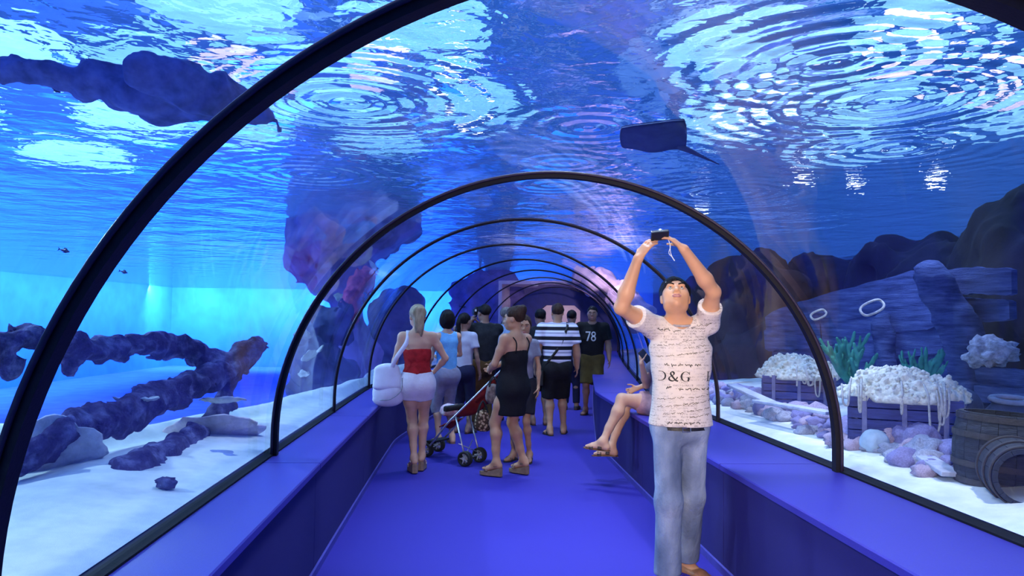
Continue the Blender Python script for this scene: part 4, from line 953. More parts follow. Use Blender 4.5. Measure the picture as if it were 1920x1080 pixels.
# shirt with printed handwriting
t = NT('printed_shirt'); P = t.pos(); sx = t.n('SeparateXYZ', {0: P})
row = t.n('Math', {0: sx.outputs[2], 1: 62.0}, operation='MULTIPLY').outputs[0]
rowf = t.math('PINGPONG', row, .5); rid = t.math('FLOOR', row)
vec = t.n('CombineXYZ', {0: t.math('MULTIPLY', sx.outputs[0], 90.0), 1: t.math('MULTIPLY', rid, 3.7), 2: t.math('MULTIPLY', sx.outputs[2], 150.0)}).outputs[0]
scr = t.n('TexNoise', {'Vector': vec, 'Scale': 1.0, 'Detail': 2.0, 'Roughness': .6}).outputs[0]
wrd = t.n('TexNoise', {'Vector': t.n('CombineXYZ', {0: t.math('MULTIPLY', sx.outputs[0], 22.0), 1: t.math('MULTIPLY', rid, 5.3), 2: 0.0}).outputs[0], 'Scale': 1.0, 'Detail': 1.0}).outputs[0]
ink = t.math('MULTIPLY', t.math('LESS_THAN', t.math('ABSOLUTE', t.math('SUBTRACT', scr, .5)), .035), t.math('GREATER_THAN', rowf, .14))
ink = t.math('MULTIPLY', ink, t.math('GREATER_THAN', wrd, .46))
pat = t.noise(4, 2, .5); ink = t.math('MULTIPLY', ink, t.ramp(pat, [(.35, .25), (.6, .95)]))
basec = t.ramp(t.noise(3.0, 2, .5), [(.3, (.56, .49, .45)), (.7, (.64, .53, .42))])
MSHIRT = t.pbr(t.mix(ink, basec, (.12, .09, .08)), .85, t.bump(t.noise(11, 3, .5), .35, .02), spec=.15)
S = tee(b, h, .012, -.035, .56, .070, .008, 0.0, .030); S.noise(.004, 8, 2, (1, 1, .6)); shirt = garment('shirt', S, MSHIRT, man, None, 1)
bm = bmesh.new(); b_tube(bm, [b.neck + b.fw * .012 + b.rt * .078 * math.cos(a) + b.fw * (.070 * math.sin(a)) + b.up * (.002 - .018 * math.sin(a)) for a in [2 * PI * k / 32 for k in range(32)]], .0075, 6, closed=True); obj('collar', bm, M('collar_grey', (.42, .38, .38), .85, .5, 60, .3), shirt, True)
t = NT('faded_jeans'); f = t.noise(5, 3, .5, st=(1, 1, .45)); g = t.noise(260, 2, .6, st=(1, 1, .3)); zz = t.n('SeparateXYZ', {0: t.pos()}).outputs[2]
c = t.ramp(f, [(.34, (.08, .11, .18)), (.5, (.21, .26, .36)), (.68, (.44, .50, .60))]); MJEAN = t.pbr(t.mix(t.math('MULTIPLY', g, .5), c, (.12, .15, .24)), .85, t.bump(t.noise(14, 4, .6, st=(1, 1, .7)), .5, .03), spec=.15)
S = pants(b, h, .006, -.02, 1.95, .080, .045, .026); S.noise(.005, 8, 2, (1, 1, .5)); jeans = garment('jeans', S, MJEAN, man, None, 1)
z_ = b.pel + b.up * .035; bm = bmesh.new(); rr = torso(b, .014)[0][1]
ring = [z_ + b.rt * rr[0] * math.cos(a) + b.fw * rr[1] * math.sin(a) for a in [2 * PI * k / 48 for k in range(48)]]; V = []
for p in ring:
    o_ = unit((p - z_) * (1, 1, 0)); V.append([bm.verts.new(p + b.up * z + o_ * g_) for z, g_ in ((-.018, 0), (-.018, .005), (.018, .005), (.018, 0))])
for k in range(48):
    for j in range(4): bm.faces.new((V[k][j], V[(k + 1) % 48][j], V[(k + 1) % 48][(j + 1) % 4], V[k][(j + 1) % 4]))
belt = obj('belt', bm, M('black_leather', (.012, .011, .012), .4, .3, 40, .2), man)
belt.location = Vector(b.up * -.075)
bm = bmesh.new(); c_ = z_ + b.fw * (rr[1] + .008); b_tube(bm, [c_ + b.rt * x + b.up * z for x, z in ((-.022, -.02), (.022, -.02), (.022, .02), (-.022, .02))], .004, 6, closed=True); b_tube(bm, [c_ + b.rt * -.005, c_ + b.rt * .022], .003, 6); obj('buckle', bm, M('steel', (.6, .6, .62), .3, .1, 30, 0, metal=1), belt)
for sd in 'RL': sandal(b, sd, man, M('sole_brown', (.20, .09, .04), .7, .3, 30, .3), M('tan_leather_shoe', (.36, .15, .06), .5, .4, 25, .3), closed=True, h=.008)
# printed letters laid on the shirt front
dg = bpy.context.evaluated_depsgraph_get(); shirt_bvh = BVHTree.FromPolygons([v.co.copy() for v in shirt.data.vertices], [tuple(p.vertices) for p in shirt.data.polygons])
def on_cloth(bvh, V, F, off=.0025):
    out = []
    for x, z in V:
        hit = bvh.ray_cast(Vector((x, 1.5, z)), Vector((0, -1, 0)))
        out.append((hit[0] + Vector((0, off, 0))) if hit[0] else Vector((x, .12, z)))
    return out
def fill(loops):
    """flat letter outline(s), in x-z, cut into small faces"""
    bm = bmesh.new()
    for L in loops:
        vs = [bm.verts.new((x, 0, z)) for x, z in L]; es = [bm.edges.new((vs[i], vs[(i + 1) % len(vs)])) for i in range(len(vs))]
    bmesh.ops.triangle_fill(bm, use_beauty=True, edges=bm.edges[:]); return bm
def crescent(cx, cz, R, r, dx, a0, a1, n=20):
    o = [(cx + R * math.cos(a), cz + R * math.sin(a)) for a in np.linspace(a0, a1, n)]; i = [(cx + dx + r[0] * math.cos(a), cz + r[1] * math.sin(a)) for a in np.linspace(a1, a0, n)]; return o + i
def rect(x0, z0, x1, z1): return [(x0, z0), (x1, z0), (x1, z1), (x0, z1)]
def letters(parts, x0, z0, sc, mirror=True, name='print', root=None, bvh=None, m=None):
    V, F = [], []
    for L in parts:
        bm = fill([L]); bmesh.ops.subdivide_edges(bm, edges=[e for e in bm.edges if e.calc_length() > .12], cuts=4, use_grid_fill=True); bmesh.ops.triangulate(bm, faces=bm.faces[:]); k = len(V); bm.verts.index_update()
        V += [((x0 - v.co.x * sc) if mirror else (x0 + v.co.x * sc), z0 + v.co.z * sc) for v in bm.verts]; F += [[k + v.index for v in f.verts] for f in bm.faces]; bm.free()
    V3 = on_cloth(bvh, V, F); me = mesh(name, V3, F); return link(name, me, m, root, False)
def ltr_D(x): return [rect(x + .10, 0, x + .24, 1), rect(x, 0, x + .12, .05), rect(x, .95, x + .12, 1), rect(x + .22, 0, x + .42, .05), rect(x + .22, .95, x + .42, 1), crescent(x + .38, .5, .5, (.36, .455), 0, -PI / 2, PI / 2)]
def ltr_G(x): return [crescent(x + .5, .5, .5, (.34, .46), .02, .75, 2 * PI - .35, 30), rect(x + .72, .02, x + .88, .44), rect(x + .58, .40, x + 1.0, .45), rect(x + .86, .68, x + .92, .96)]
def ltr_and(x):
    P = spline([(x + .86, .45, 0), (x + .70, .18, 0), (x + .40, .03, 0), (x + .12, .14, 0), (x + .10, .38, 0), (x + .34, .56, 0), (x + .52, .74, 0), (x + .44, .94, 0), (x + .26, .92, 0), (x + .22, .72, 0), (x + .44, .40, 0), (x + .70, .10, 0), (x + .92, .03, 0)], 6); out = []
    for i in range(len(P) - 1):
        a, c = P[i], P[i + 1]; d = (c - a).normalized(); nrm = Vector((-d.y, d.x, 0)); w_ = .035 + .045 * abs(math.sin(math.atan2(d.y, d.x) - .6)); out.append([((a + nrm * w_).x, (a + nrm * w_).y), ((a - nrm * w_).x, (a - nrm * w_).y), ((c - nrm * w_ + d * .01).x, (c - nrm * w_ + d * .01).y), ((c + nrm * w_ + d * .01).x, (c + nrm * w_ + d * .01).y)])
    return out
MINK = M('black_print', (.02, .018, .018), .8, .2, 60, .1)
zt = q(1262, 712)[2]; xr = q(1230, 706)[0]
letters([L for L in ltr_D(-.28)[3:]] + ltr_and(.78) + ltr_G(1.92), xr, zt, .056, True, 'print', shirt, shirt_bvh, MINK)
letters(ltr_D(0)[:5] + [crescent(.38, .5, .5, (.36, .455), 0, -PI / 2, .3)], q(1317, 706)[0], zt, .056, True, 'print', shirt, shirt_bvh, MINK)
def scribble(x0, x1, zc, hgt, seed, w_=.0028, root=None, slope=0):
    rnd = random.Random(seed); bm = bmesh.new(); x = x0; sgn = 1 if x1 > x0 else -1
    while (x1 - x) * sgn > 0:
        L = rnd.uniform(.02, .045); n = int(L / .0035); pts = []
        for i in range(n + 1):
            xx = x + sgn * L * i / n; zz = zc + hgt * (rnd.random() - .5) * (2.0 if rnd.random() < .15 else 1) + slope * (xx - x0); pts.append((xx, zz))
        P3 = on_cloth(shirt_bvh, pts, None, .0015); 
        if all((P3[i] - P3[i + 1]).length < .04 for i in range(len(P3) - 1)): b_tube(bm, P3, w_ / 2, 4)
        x += sgn * (L + rnd.uniform(.006, .014))
    o = obj('handwriting', bm, MINK, shirt, False); o['kind'] = 'stuff'; return o
X = lambda px: q(px, 700)[0]; Z = lambda py: q(1270, py)[2]
scribble(X(1238), X(1294), Z(682), .014, 1, .004); scribble(X(1224), X(1246), Z(724), .012, 2, .005); scribble(X(1262), X(1330), Z(726), .011, 3, .004); scribble(X(1242), X(1300), Z(787), .014, 4, .004); scribble(X(1225), X(1245), Z(618), .010, 5, .004); scribble(X(1256), X(1318), Z(622), .010, 6, .003, slope=-.25)
for k, (xa, xb, y_) in enumerate(((1270, 1322, 640), (1272, 1318, 652), (1228, 1262, 648), (1262, 1320, 664), (1226, 1300, 668), (1280, 1326, 742), (1270, 1325, 754), (1228, 1262, 746), (1278, 1325, 766), (1228, 1300, 760), (1282, 1325, 777), (1236, 1270, 773))): scribble(X(xa), X(xb), Z(y_), .008, 30 + k, .0022, slope=-.12)
# compact camera with wrist strap in his hands
cc = at(1237, 441, D0 - .27); cr = empty('compact_camera', cc, PI, 'small black and silver camera held up in both hands', 'camera'); cr.rotation_euler = (-.75, .10, PI)
bm = bmesh.new(); b_box(bm, (0, 0, 0), (.098, .024, .058), None, .006); obj('camera_body', bm, M('camera_black', (.012, .012, .014), .35, .2, 40, .1), cr)
bm = bmesh.new(); b_lathe(bm, [(.001, 0), (.022, 0), (.022, .012), (.018, .012), (.018, .022), (.014, .022), (.013, .016), (.001, .016)], (-.01, -.012, 0), Matrix.Rotation(PI / 2, 3, 'X'), 24); obj('lens', bm, M('camera_silver', (.62, .62, .66), .3, .1, 40, 0, metal=1), cr)
bm = bmesh.new(); b_box(bm, (.0, -.0125, -.018), (.05, .002, .012), None, .001); obj('grip_plate', bm, M('camera_silver', (.62, .62, .66)), cr)
bm = bmesh.new(); b_tube(bm, spline([at(1252, 446, D0 - .265), at(1257, 462, D0 - .26), at(1254, 474, D0 - .26), at(1260, 482, D0 - .26), at(1265, 489, D0 - .26), at(1258, 476, D0 - .255), at(1256, 458, D0 - .26)], 6), .0022, 6); st = settle('wrist_strap', bm_mesh('wrist_strap', bm), M('strap_white', (.75, .77, .8), .6, .2, 60, .2), None, None); 
mw = Matrix.Translation(cr.location) @ cr.rotation_euler.to_matrix().to_4x4(); st.parent = cr; st.matrix_parent_inverse = mw.inverted()
for k_ in ('label', 'category'):
    if k_ in st: del st[k_]
# ---- woman in red, seen from behind
hh = .0105
MWSOLE = M('sole_tan', (.30, .19, .12), .7, .3, 30, .3); MWSTRAP = M('strap_white_leather', (.62, .56, .52), .5, .2, 30, .2); MBRS = M('sandal_brown', (.16, .09, .06), .6, .3, 30, .3); MDKS = M('sandal_dark', (.03, .025, .03), .6, .3, 30, .3)
base = foot_at(779, 886); Hh = height_at(base, 574); yw = .10
b = skeleton(Hh, True, 1.02, .06, lean=(-.01, -.03), head=(.25, .10), wrR=(.16, .16, .98 * Hh / 1.75 + .06), ehR=(1, -.5, 0), wrL=(-.27, .10, .86), ehL=(-.6, -1, 0), anR=(.055, .10, .145), anL=(-.015, -.03, .145), fdR=(.1, 1, -.5), fdL=(-.25, 1, -.5))
wr = make_root(b, hh, SK_FAIR, base, yw, 'woman in red strapless top and white shorts carrying a white shoulder bag', face=False)
hair(b, wr, BLONDH, .009, 'knot', vol=1.02)
s = b.s; tw = torso(b, .010); S = Solid(*bounds(b, .2), hh)
S.ecap(b.pel + b.up * .075 * s, tw[2][0], (tw[1][1][0], tw[1][1][1]), tw[2][1], b.rt, .03, f0=True); S.ecap(tw[2][0], tw[3][0], tw[2][1], tw[3][1], b.rt, .03); S.ecap(tw[3][0], b.pel + b.up * .345 * s, tw[3][1], (tw[3][1][0] + .004, tw[3][1][1]), b.rt, .03, f1=True)
for sg in (-1, 1): S.ell(b.pel + b.up * .305 * s + b.rt * sg * .068 * s + b.fw * .07 * s, (.07 * s, .068 * s, .06 * s), None, .04)
S.cut(b.pel + b.up * .35 * s, b.up); garment('red_top', S, cloth('red_cloth', (.42, .018, .022), .45, 18), wr, (.004, 30, 2, (.4, .4, 2)))
garment('shorts', pants(b, hh, .014, .085, .40, .108 * s, .07), cloth('white_cotton', (.66, .60, .64), .12, 20), wr)
for sd in 'RL': sandal(b, sd, wr, MWSOLE, MWSTRAP)
# her bag: hangs from the shoulder
bg = empty('shoulder_bag', base + (Matrix.Rotation(yw, 3, 'Z') @ Vector((-.285, -.02, .66))), yw + .15, 'white slouchy shoulder bag on the arm of the woman in red', 'bag')
S = Solid((-.25, -.2, -.08), (.25, .2, .5), .011); S.ecap((0, 0, .05), (-.01, 0, .30), (.15, .075), (.115, .055), (1, 0, 0), .04); S.ell((.02, -.01, .12), (.15, .09, .12), None, .04); S.noise(.008, 6, 2); link('bag_body', S.mesh('bag_body', 1), cloth('bag_white', (.70, .68, .74), .12, 14, .6, .08), bg)
S = Solid((-.25, -.2, .0), (.25, .2, .5), .011); S.ecap((0, -.05, .18), (-.01, -.02, .34), (.150, .05), (.125, .055), (1, 0, 0), .03); S.noise(.006, 6, 2); link('flap', S.mesh('flap', 1), cloth('bag_white', (.70, .68, .74)), bg)
bm = bmesh.new(); b_tube(bm, spline([(.13, -.095, .26), (.12, -.115, .14), (.02, -.125, .06), (-.08, -.11, .05)], 6), .005, 6); obj('zip', bm, M('zip_grey', (.3, .3, .34), .5), bg, True)
iv = Matrix.Rotation(-.15, 3, 'Z'); off = Vector((-.285, -.02, .66))
pts = [iv @ (Vector(p) - off) for p in ((-.26, -.05, .96), (-.205, -.115, 1.10), tuple(b.shd['L'] + v3(.045, -.075, -.05)), tuple(b.shd['L'] + v3(.055, -.02, .06)), tuple(b.shd['L'] + v3(.04, .06, .0)), (-.20, .14, 1.12), (-.26, .07, .98))]
bm = bmesh.new(); P = spline(pts, 6)
for i in range(len(P) - 1):
    d = (P[i + 1] - P[i]).normalized(); sd_ = Vector((1, 0, 0)); sd_ = (sd_ - d * sd_.dot(d)).normalized() * .021; bm.faces.new([bm.verts.new(v) for v in (P[i] - sd_, P[i] + sd_, P[i + 1] + sd_, P[i + 1] - sd_)])
bmesh.ops.remove_doubles(bm, verts=bm.verts, dist=.004); o = obj('strap', bm, cloth('bag_white', (.70, .68, .74)), bg, True); o.modifiers.new('thick', 'SOLIDIFY').thickness = .006
# ---- generic standing figure for the crowd behind
def figure(foot, top, yaw, label, skn, hr, hstyle, top_m, low_m, fem=False, build=1.0, low='shorts', sleeve=.55, h=.0125, shoes=MDKS, hem=-.03, tank=False, heel=0, face=False, vol=1.0, to=None, hscale=1.0, **po):
    base = foot_at(*foot); Hh = height_at(base, top); s_ = Hh / 1.75
    po = {k: (tuple(np.array(v) * s_) if k[:2] in ('wr', 'an', 'el') and len(k) == 3 else v) for k, v in po.items()}
    b = skeleton(Hh, fem, build, heel, hs=hscale, **po); r = make_root(b, h, skn, base, yaw, label, None, face=face); hair(b, r, hr, .010, hstyle, vol=vol)
    if face: eyes(b, r, bm_=hr)
    if tank:
        S = tee(b, h, .010, hem, 0, .085); 
        for sd, sg in (('R', 1), ('L', -1)): S.cone(b.shd[sd] + b.rt * sg * .03, b.shd[sd] + (b.el[sd] - b.shd[sd]) * .6, .085 * b.s, .07 * b.s, .01, True)
    else: S = tee(b, h, .014, hem, sleeve, .066, .012)
    garment('shirt', S, top_m, r, (.004, 9, 2))
    if low == 'shorts': S = pants(b, h, .016, .02, to or .92, None, .07)
    elif low == 'trousers': S = pants(b, h, .014, .02, 1.93, .062, .07)
    elif low == 'capri': S = pants(b, h, .012, .04, to or 1.25, .062, .06)
    garment('shorts' if low == 'shorts' else 'trousers', S, low_m, r, (.004, 9, 2))
    for sd in 'RL': sandal(b, sd, r, shoes, shoes, closed=(shoes is MSHOE), h=.011)
    return b, r, base
MSHOE = M('dark_shoe', (.03, .027, .03), .6, .3, 30, .3)
figure((835, 832), 583, .55, 'dark-haired girl in light blue tank top beside the woman in red', SK_FAIR, BLACKH, 'bob', cloth('light_blue_cotton', (.16, .42, .72), .25, 12), cloth('grey_lilac_cotton', (.22, .21, .30), .3, 12), True, .92, 'capri', tank=True, shoes=MWSOLE, wrR=(.10, .30, 1.14), ehR=(.7, -.3, -.6), wrL=(-.12, .26, 1.05), head=(-.5, .05), vol=1.06)
figure((866, 812), 588, -.35, 'girl with long dark ponytail and white shirt behind the girl in blue', SK_DARK, BLACKH, 'pony', cloth('white_shirt', (.42, .41, .50), .15, 14), cloth('dark_navy_cotton', (.015, .016, .05), .3, 12), True, .95, 'capri', sleeve=.6, head=(-.3, 0))
b4, r4, base4 = figure((903, 806), 571, .35, 'man in dark shirt raising a camera to his eye among the crowd', SK_DARK, BLACKH, 'short', cloth('charcoal_cotton', (.018, .020, .026), .5, 16), cloth('olive_brown_cotton', (.10, .055, .02), .35, 12), False, 1.12, 'trousers', sleeve=.8, shoes=MSHOE, wrL=(-.10, .27, 1.50), ehL=(-1, 0, -.4), wrR=(.02, .28, 1.48), ehR=(1, .1, -.5), head=(.3, 0), lean=(.03, -.03), hdL=(.4, .3, .8), hdR=(-.5, .3, .8))
cw = Matrix.Translation(base4) @ Matrix.Rotation(.35, 4, 'Z'); p4 = cw @ Vector(H_(b4, -.02, .14, .015))
cr4 = empty('camera', p4, .65, 'black camera held to the eye by the man in dark shirt', 'camera'); bm = bmesh.new(); b_box(bm, (0, 0, 0), (.13, .05, .09), None, .008); b_box(bm, (0, 0, .055), (.06, .05, .03), None, .006, .8); obj('camera_body', bm, M('camera_black', (.012, .012, .014)), cr4)
bm = bmesh.new(); b_lathe(bm, [(.001, 0), (.036, 0), (.036, .05), (.03, .06), (.025, .055), (.001, .05)], (0, .025, 0), Matrix.Rotation(-PI / 2, 3, 'X'), 20); obj('lens', bm, M('camera_black', (.012, .012, .014)), cr4, True)
bm = bmesh.new(); b_box(bm, (-.04, -.026, .02), (.03, .003, .03), None, .002); obj('lit_screen', bm, M('screen_pale', (.8, .82, .9), .2, .05, 10, 0), cr4)
figure((946, 790), 577, -.5, 'grey-haired man in pale shirt behind the photographing man', SK_TAN, GREYH, 'short', cloth('pale_blue_shirt', (.44, .46, .62), .2, 12), cloth('dark_navy_cotton', (.015, .016, .05)), False, 1.05, 'trousers', shoes=MSHOE, head=(-.6, 0))
# ---- woman in the black dress, pushing the stroller
base = foot_at(950, 892); Hh = height_at(base, 577); yw = .95
b = skeleton(Hh, True, 1.10, .05, pel=(0, -.06, .94 * (Hh - .05) / 1.75 + .05), lean=(.0, -.06), head=(.35, -.05), twist=-.15, wrL=(-.07, .17, 1.0), ehL=(-.8, -.6, -.2), wrR=(.10, .24, 1.02), ehR=(.8, -.6, -.2), anR=(.15, -.09, .135), anL=(-.10, .05, .135), fdR=(.1, 1, -.5), fdL=(-.15, 1, -.5))
wb = make_root(b, .0095, SK_TAN, base, yw, 'woman in short black dress pushing the red stroller', face=True, curl=.7)
hair(b, wb, BROWNH, .009, 'bun', vol=1.02); eyes(b, wb, bm_=BROWNH); s = b.s; tw = torso(b, .009)
S = Solid(*bounds(b, .2), .0105); hem = b.pel - b.up * .34 * s
S.ecap(hem, b.pel - b.up * .05 * s, (.165 * s, .13 * s), (tw[0][1][0] + .012, tw[0][1][1] + .02), b.rt, .04, f0=True)
for i in range(0, 3): S.ecap(tw[i][0], tw[i + 1][0], tw[i][1], tw[i + 1][1], b.rt, .05)
S.ecap(tw[3][0], b.pel + b.up * .37 * s, tw[3][1], (tw[3][1][0] + .004, tw[3][1][1]), b.rt, .03, f1=True)
for sg in (-1, 1):
    S.ell(b.pel + b.up * .315 * s + b.rt * sg * .068 * s + b.fw * .075 * s, (.071 * s, .069 * s, .06 * s), None, .05); S.ell(b.pel + b.up * -.055 * s + b.rt * sg * .075 * s - b.fw * .06 * s, (.095 * s, .085 * s, .095 * s), None, .06)
S.cut(b.pel + b.up * .375 * s - b.fw * .1 * s, unit(b.up - b.fw * .25)); dress = garment('dress', S, cloth('black_dress', (.008, .008, .011), .4, 12), wb, (.004, 8, 2))
for sg in (-1, 1):
    bm = bmesh.new(); b_tube(bm, spline([b.pel + b.up * .33 * s + b.rt * sg * .085 * s + b.fw * .115 * s, b.pel + b.up * .43 * s + b.rt * sg * .10 * s + b.fw * .09 * s, b.pel + b.up * .515 * s + b.rt * sg * .105 * s - b.fw * .0 * s, b.pel + b.up * .45 * s + b.rt * sg * .10 * s - b.fw * .105 * s, b.pel + b.up * .33 * s + b.rt * sg * .09 * s - b.fw * .10 * s], 6), .006, 6); obj('shoulder_strap', bm, cloth('black_dress', (.008, .008, .011)), dress, True)
for sd in 'RL': sandal(b, sd, wb, M('wedge_cork', (.20, .12, .08), .8, .4, 30, .4), MBRS)
woman_b, woman_base, woman_yaw = b, base, yw
# ---- people right of her
figure((978, 864), 592, 2.75, 'woman in grey blouse half hidden behind the woman in black dress', SK_TAN, BROWNH, 'bob', cloth('grey_blouse', (.20, .20, .27), .3, 12), cloth('dark_skirt_cotton', (.02, .02, .03), .3, 12), True, .80, 'shorts', face=True, shoes=MDKS, h=.0105, head=(.45, -.12), to=.8)
t = NT('striped_polo'); zz = t.n('SeparateXYZ', {0: t.pos()}).outputs[2]; wv = t.math('FRACT', t.math('MULTIPLY', zz, 1 / .125))
c = t.ramp(wv, [(.0, (.012, .012, .018)), (.22, (.012, .012, .018)), (.24, (.60, .58, .68)), (.48, (.60, .58, .68)), (.50, (.30, .29, .38)), (.66, (.30, .29, .38)), (.68, (.60, .58, .68)), (.84, (.6, .58, .68)), (.86, (.012, .012, .018))], 'CONSTANT')
MSTR = t.pbr(c, .85, t.bump(t.noise(10, 3, .5), .3, .02), spec=.15)
b8, r8, base8 = figure((1043, 816), 569, .12, 'man in black and white striped polo shirt walking away', SK_TAN, BROWNH, 'short', MSTR, cloth('black_shorts', (.012, .012, .014), .4, 12), False, 1.16, 'shorts', sleeve=.72, h=.0105, anR=(.12, .12, .085), anL=(-.09, -.02, .085), to=1.0)
bm = bmesh.new(); s8 = b8.s
P = spline([b8.shd['R'] + v3(-.07, -.02, .085) * s8, b8.shd['R'] + v3(-.10, -.12, .0) * s8, b8.pel + v3(.0, -.155, .24) * s8, b8.pel + v3(-.15, -.12, .03) * s8, b8.pel + v3(-.21, .0, -.10) * s8], 6)
for i in range(len(P) - 1):
    d = (P[i + 1] - P[i]).normalized(); sd_ = d.cross(Vector((0, 1, 0))).normalized() * .016; bm.faces.new([bm.verts.new(v) for v in (P[i] - sd_, P[i] + sd_, P[i + 1] + sd_, P[i + 1] - sd_)])
bmesh.ops.remove_doubles(bm, verts=bm.verts, dist=.003)
sb = empty('sling_bag', base8, .12, 'small black sling bag at the hip of the man in stripes', 'bag'); o = obj('strap', bm, M('sling_black', (.01, .01, .012), .7), sb, True); o.modifiers.new('thick', 'SOLIDIFY').thickness = .005
bm = bmesh.new(); b_box(bm, b8.pel + v3(-.235, .0, -.18) * s8, (.07, .18, .20), None, .015); obj('bag_body', bm, M('sling_black', (.01, .01, .012)), sb)
figure((1011, 797), 580, .15, 'dark-haired person in dark clothes hidden left of the man in stripes', SK_DARK, BLACKH, 'short', cloth('charcoal_cotton', (.018, .020, .026)), cloth('black_shorts', (.012, .012, .014)), False, 1.0, 'shorts')
figure((1070, 768), 582, -.1, 'dark-haired person in dark clothes hidden right of the man in stripes', SK_DARK, BLACKH, 'short', cloth('charcoal_cotton', (.018, .020, .026)), cloth('dark_navy_cotton', (.015, .016, .05)), False, .95, 'trousers', shoes=MSHOE)
MOLV = cloth('olive_shorts', (.075, .055, .016), .35, 12)
b78, r78, base78 = figure((1109, 778), 574, 2.98, 'man in black shirt numbered 78 walking towards the camera', SK_DARK, BLACKH, 'short', cloth('black_tee', (.008, .008, .010), .3, 14), MOLV, False, 1.12, 'shorts', sleeve=.75, h=.011, face=True, anR=(.10, -.06, .085), anL=(-.11, .06, .085), to=.95)
sh78 = [o for o in r78.children if o.name.startswith('shirt')][0]; bvh78 = BVHTree.FromPolygons([v.co.copy() for v in sh78.data.vertices], [tuple(p.vertices) for p in sh78.data.polygons])
def ring8(cz, R, r): 
    o = [(.30 + R * .9 * math.cos(a), cz + R * math.sin(a)) for a in np.linspace(0, 2 * PI, 28)]; i = [(.30 + r * .9 * math.cos(a), cz + r * math.sin(a)) for a in np.linspace(2 * PI, 0, 28)]; return [o[k:k + 2] + [i[26 - k + 1], i[27 - k - 1 + 1]][::-1] if False else [o[k], o[k + 1], i[27 - k - 1], i[27 - k]] for k in range(27)]
seven = [rect(-.52, .86, .0, 1.0), [(-.14, .86), (0, .86), (-.26, 0), (-.42, 0)]]
z78 = b78.pel[2] + .25 * b78.s
letters(seven + [[(x + .02, z) for x, z in L] for L in ring8(.74, .26, .13) + ring8(.27, .29, .15)], .02, z78, .15, True, 'number', sh78, bvh78, M('number_grey', (.42, .42, .44), .8, .2, 40, .1))
# ---- seated person on the bench behind the man
base = on(1240, 778, ZB); base.z = ZB; yw = 1.15
def q(px, py, d): return loc(base, yw, at(px, py, d))
dS = base.y
b = skeleton(1.68, True, 1.0, pel=(0, 0, .115), knR=q(1166, 748, dS - .06), anR=q(1131, 828, dS - .12), knL=q(1174, 752, dS + .12), anL=q(1146, 838, dS + .06), fdR=(.1, 1, .05), fdL=(.1, 1, -.1), hiprt=(1, 0, 0), wrL=q(1203, 682, dS - .22), elL=q(1212, 722, dS - .02), wrR=(.12, .25, .22), hdL=(.05, .2, 1), hnL=(.5, -.6, .2), lean=(0, -.05), head=(.2, 0))
se = make_root(b, .010, SK_FAIR, base, yw, 'person seated on the bench behind the man, legs crossed and sandals dangling', curl=.6, face=False)
hair(b, se, BROWNH, .011, 'bob'); garment('shirt', tee(b, .012, .012, -.02, .5), cloth('seated_top', (.30, .25, .30), .3, 12), se); garment('shorts', pants(b, .0105, .013, .05, .55, .092, .05), cloth('pink_shorts', (.55, .28, .26), .3, 14), se)
for sd in 'RL': sandal(b, sd, se, M('sole_brown', (.20, .09, .04)), M('strap_dark_brown', (.05, .025, .018), .6, .3, 30, .3))
ph = empty('phone', at(1209, 668, dS - .24), 0, 'small black phone in the hand of the seated person', 'phone'); bm = bmesh.new(); b_box(bm, (0, 0, 0), (.062, .010, .12), Matrix.Rotation(-.7, 3, 'Y'), .003); obj('phone_case', bm, M('camera_black', (.012, .012, .014)), ph)
bm = bmesh.new(); b_box(bm, (0, -.0056, 0), (.054, .001, .10), Matrix.Rotation(-.7, 3, 'Y')); obj('phone_screen', bm, M('phone_glass', (.02, .02, .03), .1, .1, 10, 0, spec=.7), ph)
# ------------------------------------------------------------------ stroller
MTUBE = M('stroller_tube', (.50, .50, .52), .35, .15, 40, .05, metal=.8); MRED = cloth('stroller_red', (.20, .018, .022), .5, 10); MTYRE = M('tyre_black', (.015, .015, .016), .8, .3, 40, .3); MHUB = M('wheel_hub', (.42, .42, .42), .5, .2, 30, .1); MDARKF = cloth('stroller_black', (.02, .02, .025), .4, 12)
r1 = foot_at(872, 874); r2 = foot_at(899, 866); f1 = foot_at(800, 856); f2 = foot_at(822, 846)
root = empty('stroller', (r1 + f2) / 2, 0, 'folding red stroller with small wheels in front of the woman in black', 'stroller')
o0 = Vector(root.location); ax = (r2 - r1); ax.z = 0; axn = ax.normalized(); fwd = ((f1 + f2) / 2 - (r1 + r2) / 2).normalized()
def part(name, bm, m, smooth=True): return adopt(obj(name, bm, m, None, smooth), root)
RW = .075
for p in (r1, r2, f1, f2):
    for dx in ((-.022, .022) if p in (r1, r2) else (-.02, .02)):
        c = p + Vector((0, 0, RW)) + axn * dx; x, y, z = frame_z(axn); R = Matrix((x, y, z)).transposed()
        w_ = empty('wheel', c - o0); w_.parent = root; bm = bmesh.new(); b_lathe(bm, [(RW - .022, -.012), (RW - .006, -.013), (RW, -.006), (RW, .006), (RW - .006, .013), (RW - .022, .012)], (0, 0, 0), R, 26, close=True); obj('tyre', bm, MTYRE, w_, True)
        bm = bmesh.new(); b_lathe(bm, [(.001, -.014), (.017, -.014), (.017, .014), (.001, .014)], (0, 0, 0), R, 14); obj('hub', bm, MHUB, w_)
        for k in range(5):
            a = 2 * PI * k / 5; d = R @ Vector((math.cos(a), math.sin(a), 0)); bm = bmesh.new(); b_tube(bm, [d * .014, d * (RW - .02)], .007, 6); obj('spoke', bm, MHUB, w_, True)
hz = 1.0
hA = at(944, 690, (r1.y + .05)); hB = hA + ax * 1.1
